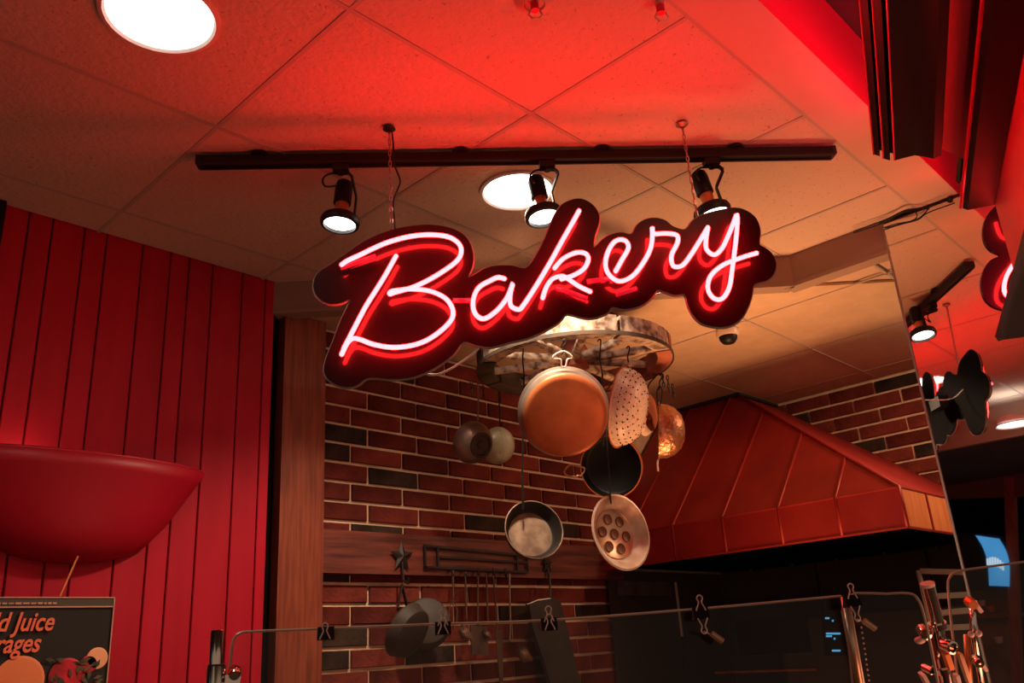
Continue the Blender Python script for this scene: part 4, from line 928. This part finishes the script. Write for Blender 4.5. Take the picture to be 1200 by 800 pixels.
# left cornice: stepped fillets then a cove
CA = 1.62
root = cornice([(1024, 181), (1031, 183), (1031, 176), (1035, 177), (1036, 186), (1043, 188), (1043, 179), (1048, 180), (1049, 188), (1060, 185), (1072, 182), (1086, 184), (1094, 186), (1103, 182), (1106, 150), (1020, 150)], CA, 2.4, 'fluted black cornice at the top right, left of the red strip', M_black, group='black cornices at the upper right')
M_glint = mat('neon_glint', (0.70, 0.01, 0.06), 0.25)  # red lines standing for neon light glinting on the cornice steps
for x, y in ((1024.5, 181), (1036, 185.5), (1049, 187.5)):
    p = ep(x, y, CA)-ED*0.0; MB().tube([p-R_*0.002, p-R_*0.002-ED*2.4], 0.0022, 6).build('glint_line', M_glint, root)
CB = 1.90
root = cornice([(1128, 244), (1134, 246), (1150, 243), (1166, 240), (1174, 205), (1132, 205)], CB, 2.6, 'middle black cornice at upper right, its end above the mirror', M_black, group='black cornices at the upper right')
p = ep(1127, 243, CB)-R_*0.003; MB().tube([p, p-ED*2.6], 0.0050, 6).build('glint_line', M_glint, root)
root = cornice([(1120, 212), (1124, 216), (1128, 212), (1128, 198), (1122, 198)], CB, 2.6, 'thin black moulding strip beside the middle cornice', M_black, group='black cornices at the upper right')
CC = 1.93
root = cornice([(1166, 394), (1170, 400), (1176, 398), (1215, 393), (1290, 384), (1290, 330), (1190, 330)], CC, 2.6, 'lowest black cornice at the right edge of the photo', mat('black_lacquer_brown', (0.025, 0.018, 0.013), 0.35), group='black cornices at the upper right')
# soffit boards between the cornices, red neon light put into their colour
sf = empty('redlit_canopy', ep(1110, 180, CB), 'canopy boards coloured with red neon light between the black cornices at the right', 'canopy')
MB().prism([ep(1098, 172, CA), ep(1150, 196, CB), ep(1150, 196, CB)-ED*2.6, ep(1098, 172, CA)-ED*2.3], Vector((0, 0, 0.01))).build('soffit_board', M_redlit, sf)
MB().prism([ep(1168, 236, CB), ep(1196, 336, CC), ep(1196, 336, CC)-ED*2.6, ep(1168, 236, CB)-ED*2.6], SN*0.01).build('soffit_board', M_redlit, sf)
# second neon sign
S2 = -_f.copy(); S2 = Vector((-0.80, -0.60, 0)).normalized(); S2C = S2.dot(px_d(1170, 320, 1.9))
def s2(px, py, off=0.0): return w(onpl(px, py, S2, S2C+off))
O2 = [(1180, 232), (1168, 240), (1157, 252), (1152, 268), (1154, 284), (1162, 294), (1172, 299), (1160, 305), (1152, 318), (1149.5, 333), (1153, 348), (1162, 358), (1176, 363), (1192, 362), (1230, 360), (1260, 350), (1262, 300), (1250, 250), (1220, 230)]
n2 = empty('neon_sign', s2(1200, 300), 'part of another black-backed red neon sign between the right cornices', 'sign')
MB().prism([s2(p[0], p[1]) for p in catmull(O2, 3, True)], -S2*0.012).build('backing_board', M_acryl, n2)
MB().tube([w(px_d(p[0], p[1], 1.72)) for p in catmull([(1256, 40), (1232, 130), (1226, 220), (1232, 280), (1256, 310)], 5)], 0.006, 8).build('neon_tube', M_tubefill, n2, smooth=True)  # tube out of view, added to light the red boards
for pts in ([(1205, 288), (1193, 303), (1184, 315), (1178, 328), (1177, 341), (1182, 348), (1190, 350), (1205, 345)], [(1176, 250), (1178.5, 259), (1184, 268), (1200, 272), (1215, 262), (1230, 245)]):
    MB().tube([s2(p[0], p[1], 0.022) for p in catmull(pts, 4)], 0.0062, 8).build('neon_tube', M_neon, n2, smooth=True)
MB().tube([ep(1148, 203, 1.90)+Vector((0, 0, 0.012))-ED*0.15, ep(1148, 203, 1.9)+Vector((0, 0, 0.012))-ED*1.6], 0.006, 8).build('neon_tube', M_tubefill, n2, smooth=True)  # tube hidden above the middle cornice, added to light soffit and riser
MB().tube([ep(1064, 160, 1.665), ep(1064, 160, 1.665)-ED*1.3], 0.006, 8).build('neon_tube', M_tubefill, n2, smooth=True)  # tube hidden above the left cornice, added to light the riser

# ================================================================== SEEN IN THE MIRROR
def rx(px, py, X):
    """point on the plane x = X (a plane behind the camera's left) that the mirror shows at this pixel"""
    v = onpl(px, py, (1, 0, 0), 2*XM-X); return W(2*XM-v.x, v.y, v.z)
FX = -1.70
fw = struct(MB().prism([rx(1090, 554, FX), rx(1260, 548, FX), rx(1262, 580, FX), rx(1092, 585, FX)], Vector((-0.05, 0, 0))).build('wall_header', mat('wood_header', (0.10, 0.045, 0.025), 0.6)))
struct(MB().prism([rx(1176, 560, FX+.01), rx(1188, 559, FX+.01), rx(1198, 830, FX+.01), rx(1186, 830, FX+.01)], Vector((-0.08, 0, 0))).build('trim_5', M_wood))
struct(MB().prism([rx(1060, 570, FX-.5), rx(1300, 570, FX-.5), rx(1300, 830, FX-.5), rx(1060, 830, FX-.5)], Vector((-0.05, 0, 0))).build('wall_far', M_dark))  # dark sheet standing for the unlit space past the opening
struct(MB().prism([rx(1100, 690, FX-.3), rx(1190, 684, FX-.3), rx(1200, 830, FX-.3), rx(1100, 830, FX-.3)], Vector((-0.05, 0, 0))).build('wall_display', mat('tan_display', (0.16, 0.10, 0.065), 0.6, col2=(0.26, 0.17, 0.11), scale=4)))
mo = empty('menu_screen', rx(1165, 656, FX), 'curved glowing blue screen seen in the mirror', 'screen')
def blue():
    m = bpy.data.materials.new('blue_screen'); m.use_nodes = True; nt = m.node_tree; nt.nodes.clear()
    e = nt.nodes.new('ShaderNodeEmission'); e.inputs[1].default_value = 1.0; tc = nt.nodes.new('ShaderNodeTexCoord'); n = nt.nodes.new('ShaderNodeTexNoise'); n.inputs['Scale'].default_value = 2.5
    cr = nt.nodes.new('ShaderNodeValToRGB'); cr.color_ramp.elements[0].color = (0.02, 0.16, 0.45, 1); cr.color_ramp.elements[1].color = (0.10, 0.42, 0.85, 1)
    o = nt.nodes.new('ShaderNodeOutputMaterial'); nt.links.new(tc.outputs['Object'], n.inputs['Vector']); nt.links.new(n.outputs[0], cr.inputs[0]); nt.links.new(cr.outputs[0], e.inputs[0]); nt.links.new(e.outputs[0], o.inputs[0]); return m
cs = catmull([(1143, 627), (1151, 640), (1157, 658), (1159, 686)], 4); ce = catmull([(1171, 631), (1179, 645), (1183, 662), (1183, 687)], 4)
mb = MB(); vs = [(mb.bm.verts.new(rx(a[0], a[1], FX+0.02)), mb.bm.verts.new(rx((a[0]+b[0])/2, (a[1]+b[1])/2, FX+0.06)), mb.bm.verts.new(rx(b[0], b[1], FX+0.02))) for a, b in zip(cs, ce)]
for A, B in zip(vs, vs[1:]):
    for k in (0, 1): mb.bm.faces.new((A[k], A[k+1], B[k+1], B[k]))
mb.build('screen', blue(), mo, smooth=True)
MB().prism([rx(1100, 625, FX), rx(1146, 625, FX), rx(1174, 628, FX), rx(1186, 645, FX), rx(1187, 692, FX), rx(1120, 692, FX)], Vector((-0.06, 0, 0))).build('casing', M_black, mo)
mb = MB()
for k in range(7):
    x = 1156+k*3.0; mb.prism([rx(x, 654+k*0.9-4*math.sin(k*0.5), FX+0.085), rx(x+2.2, 654+k*0.9-4*math.sin(k*0.5), FX+0.085), rx(x+2.6, 662+k*1.1-2*math.sin(k*0.5), FX+0.085), rx(x+0.4, 662+k-2*math.sin(k*0.5), FX+0.085)], Vector((0.002, 0, 0)))
mb.build('lettering', emis('screen_white', (0.6, 0.8, 0.95), 1.0), mo)
for x, y, r, m, lab in ((1150, 705, 0.035, M_chromew, 'pale cup on the display seen in the mirror'), (1160, 712, 0.04, M_copperp, 'brown cup beside the pale one in the mirror'), (1187, 711, 0.03, M_whiteb, 'small white dish at the right in the mirror'), (1170, 748, 0.04, M_whiteb, 'low white bowl on the display in the mirror')):
    c = rx(x, y, FX-.2); o_ = MB().lathe([(0, -r), (r*0.6, -r), (r, r*0.4), (r*0.95, r*0.4), (r*0.55, -r*0.9), (0, -r*0.9)], c, ZUP, 18).build('cup' if 'cup' in lab else 'bowl', m, None, smooth=True, ang=40); tag(o_, lab, 'cup' if 'cup' in lab else 'bowl')
MB().prism([rx(1130, 721, FX-.12), rx(1192, 718, FX-.12), rx(1192, 722, FX-.12), rx(1130, 725, FX-.12)], Vector((-0.25, 0, 0))).build('display_shelf', M_wood, None)
tag(bpy.data.objects['display_shelf'], 'narrow wooden display shelf carrying cups, seen in the mirror', 'shelf')
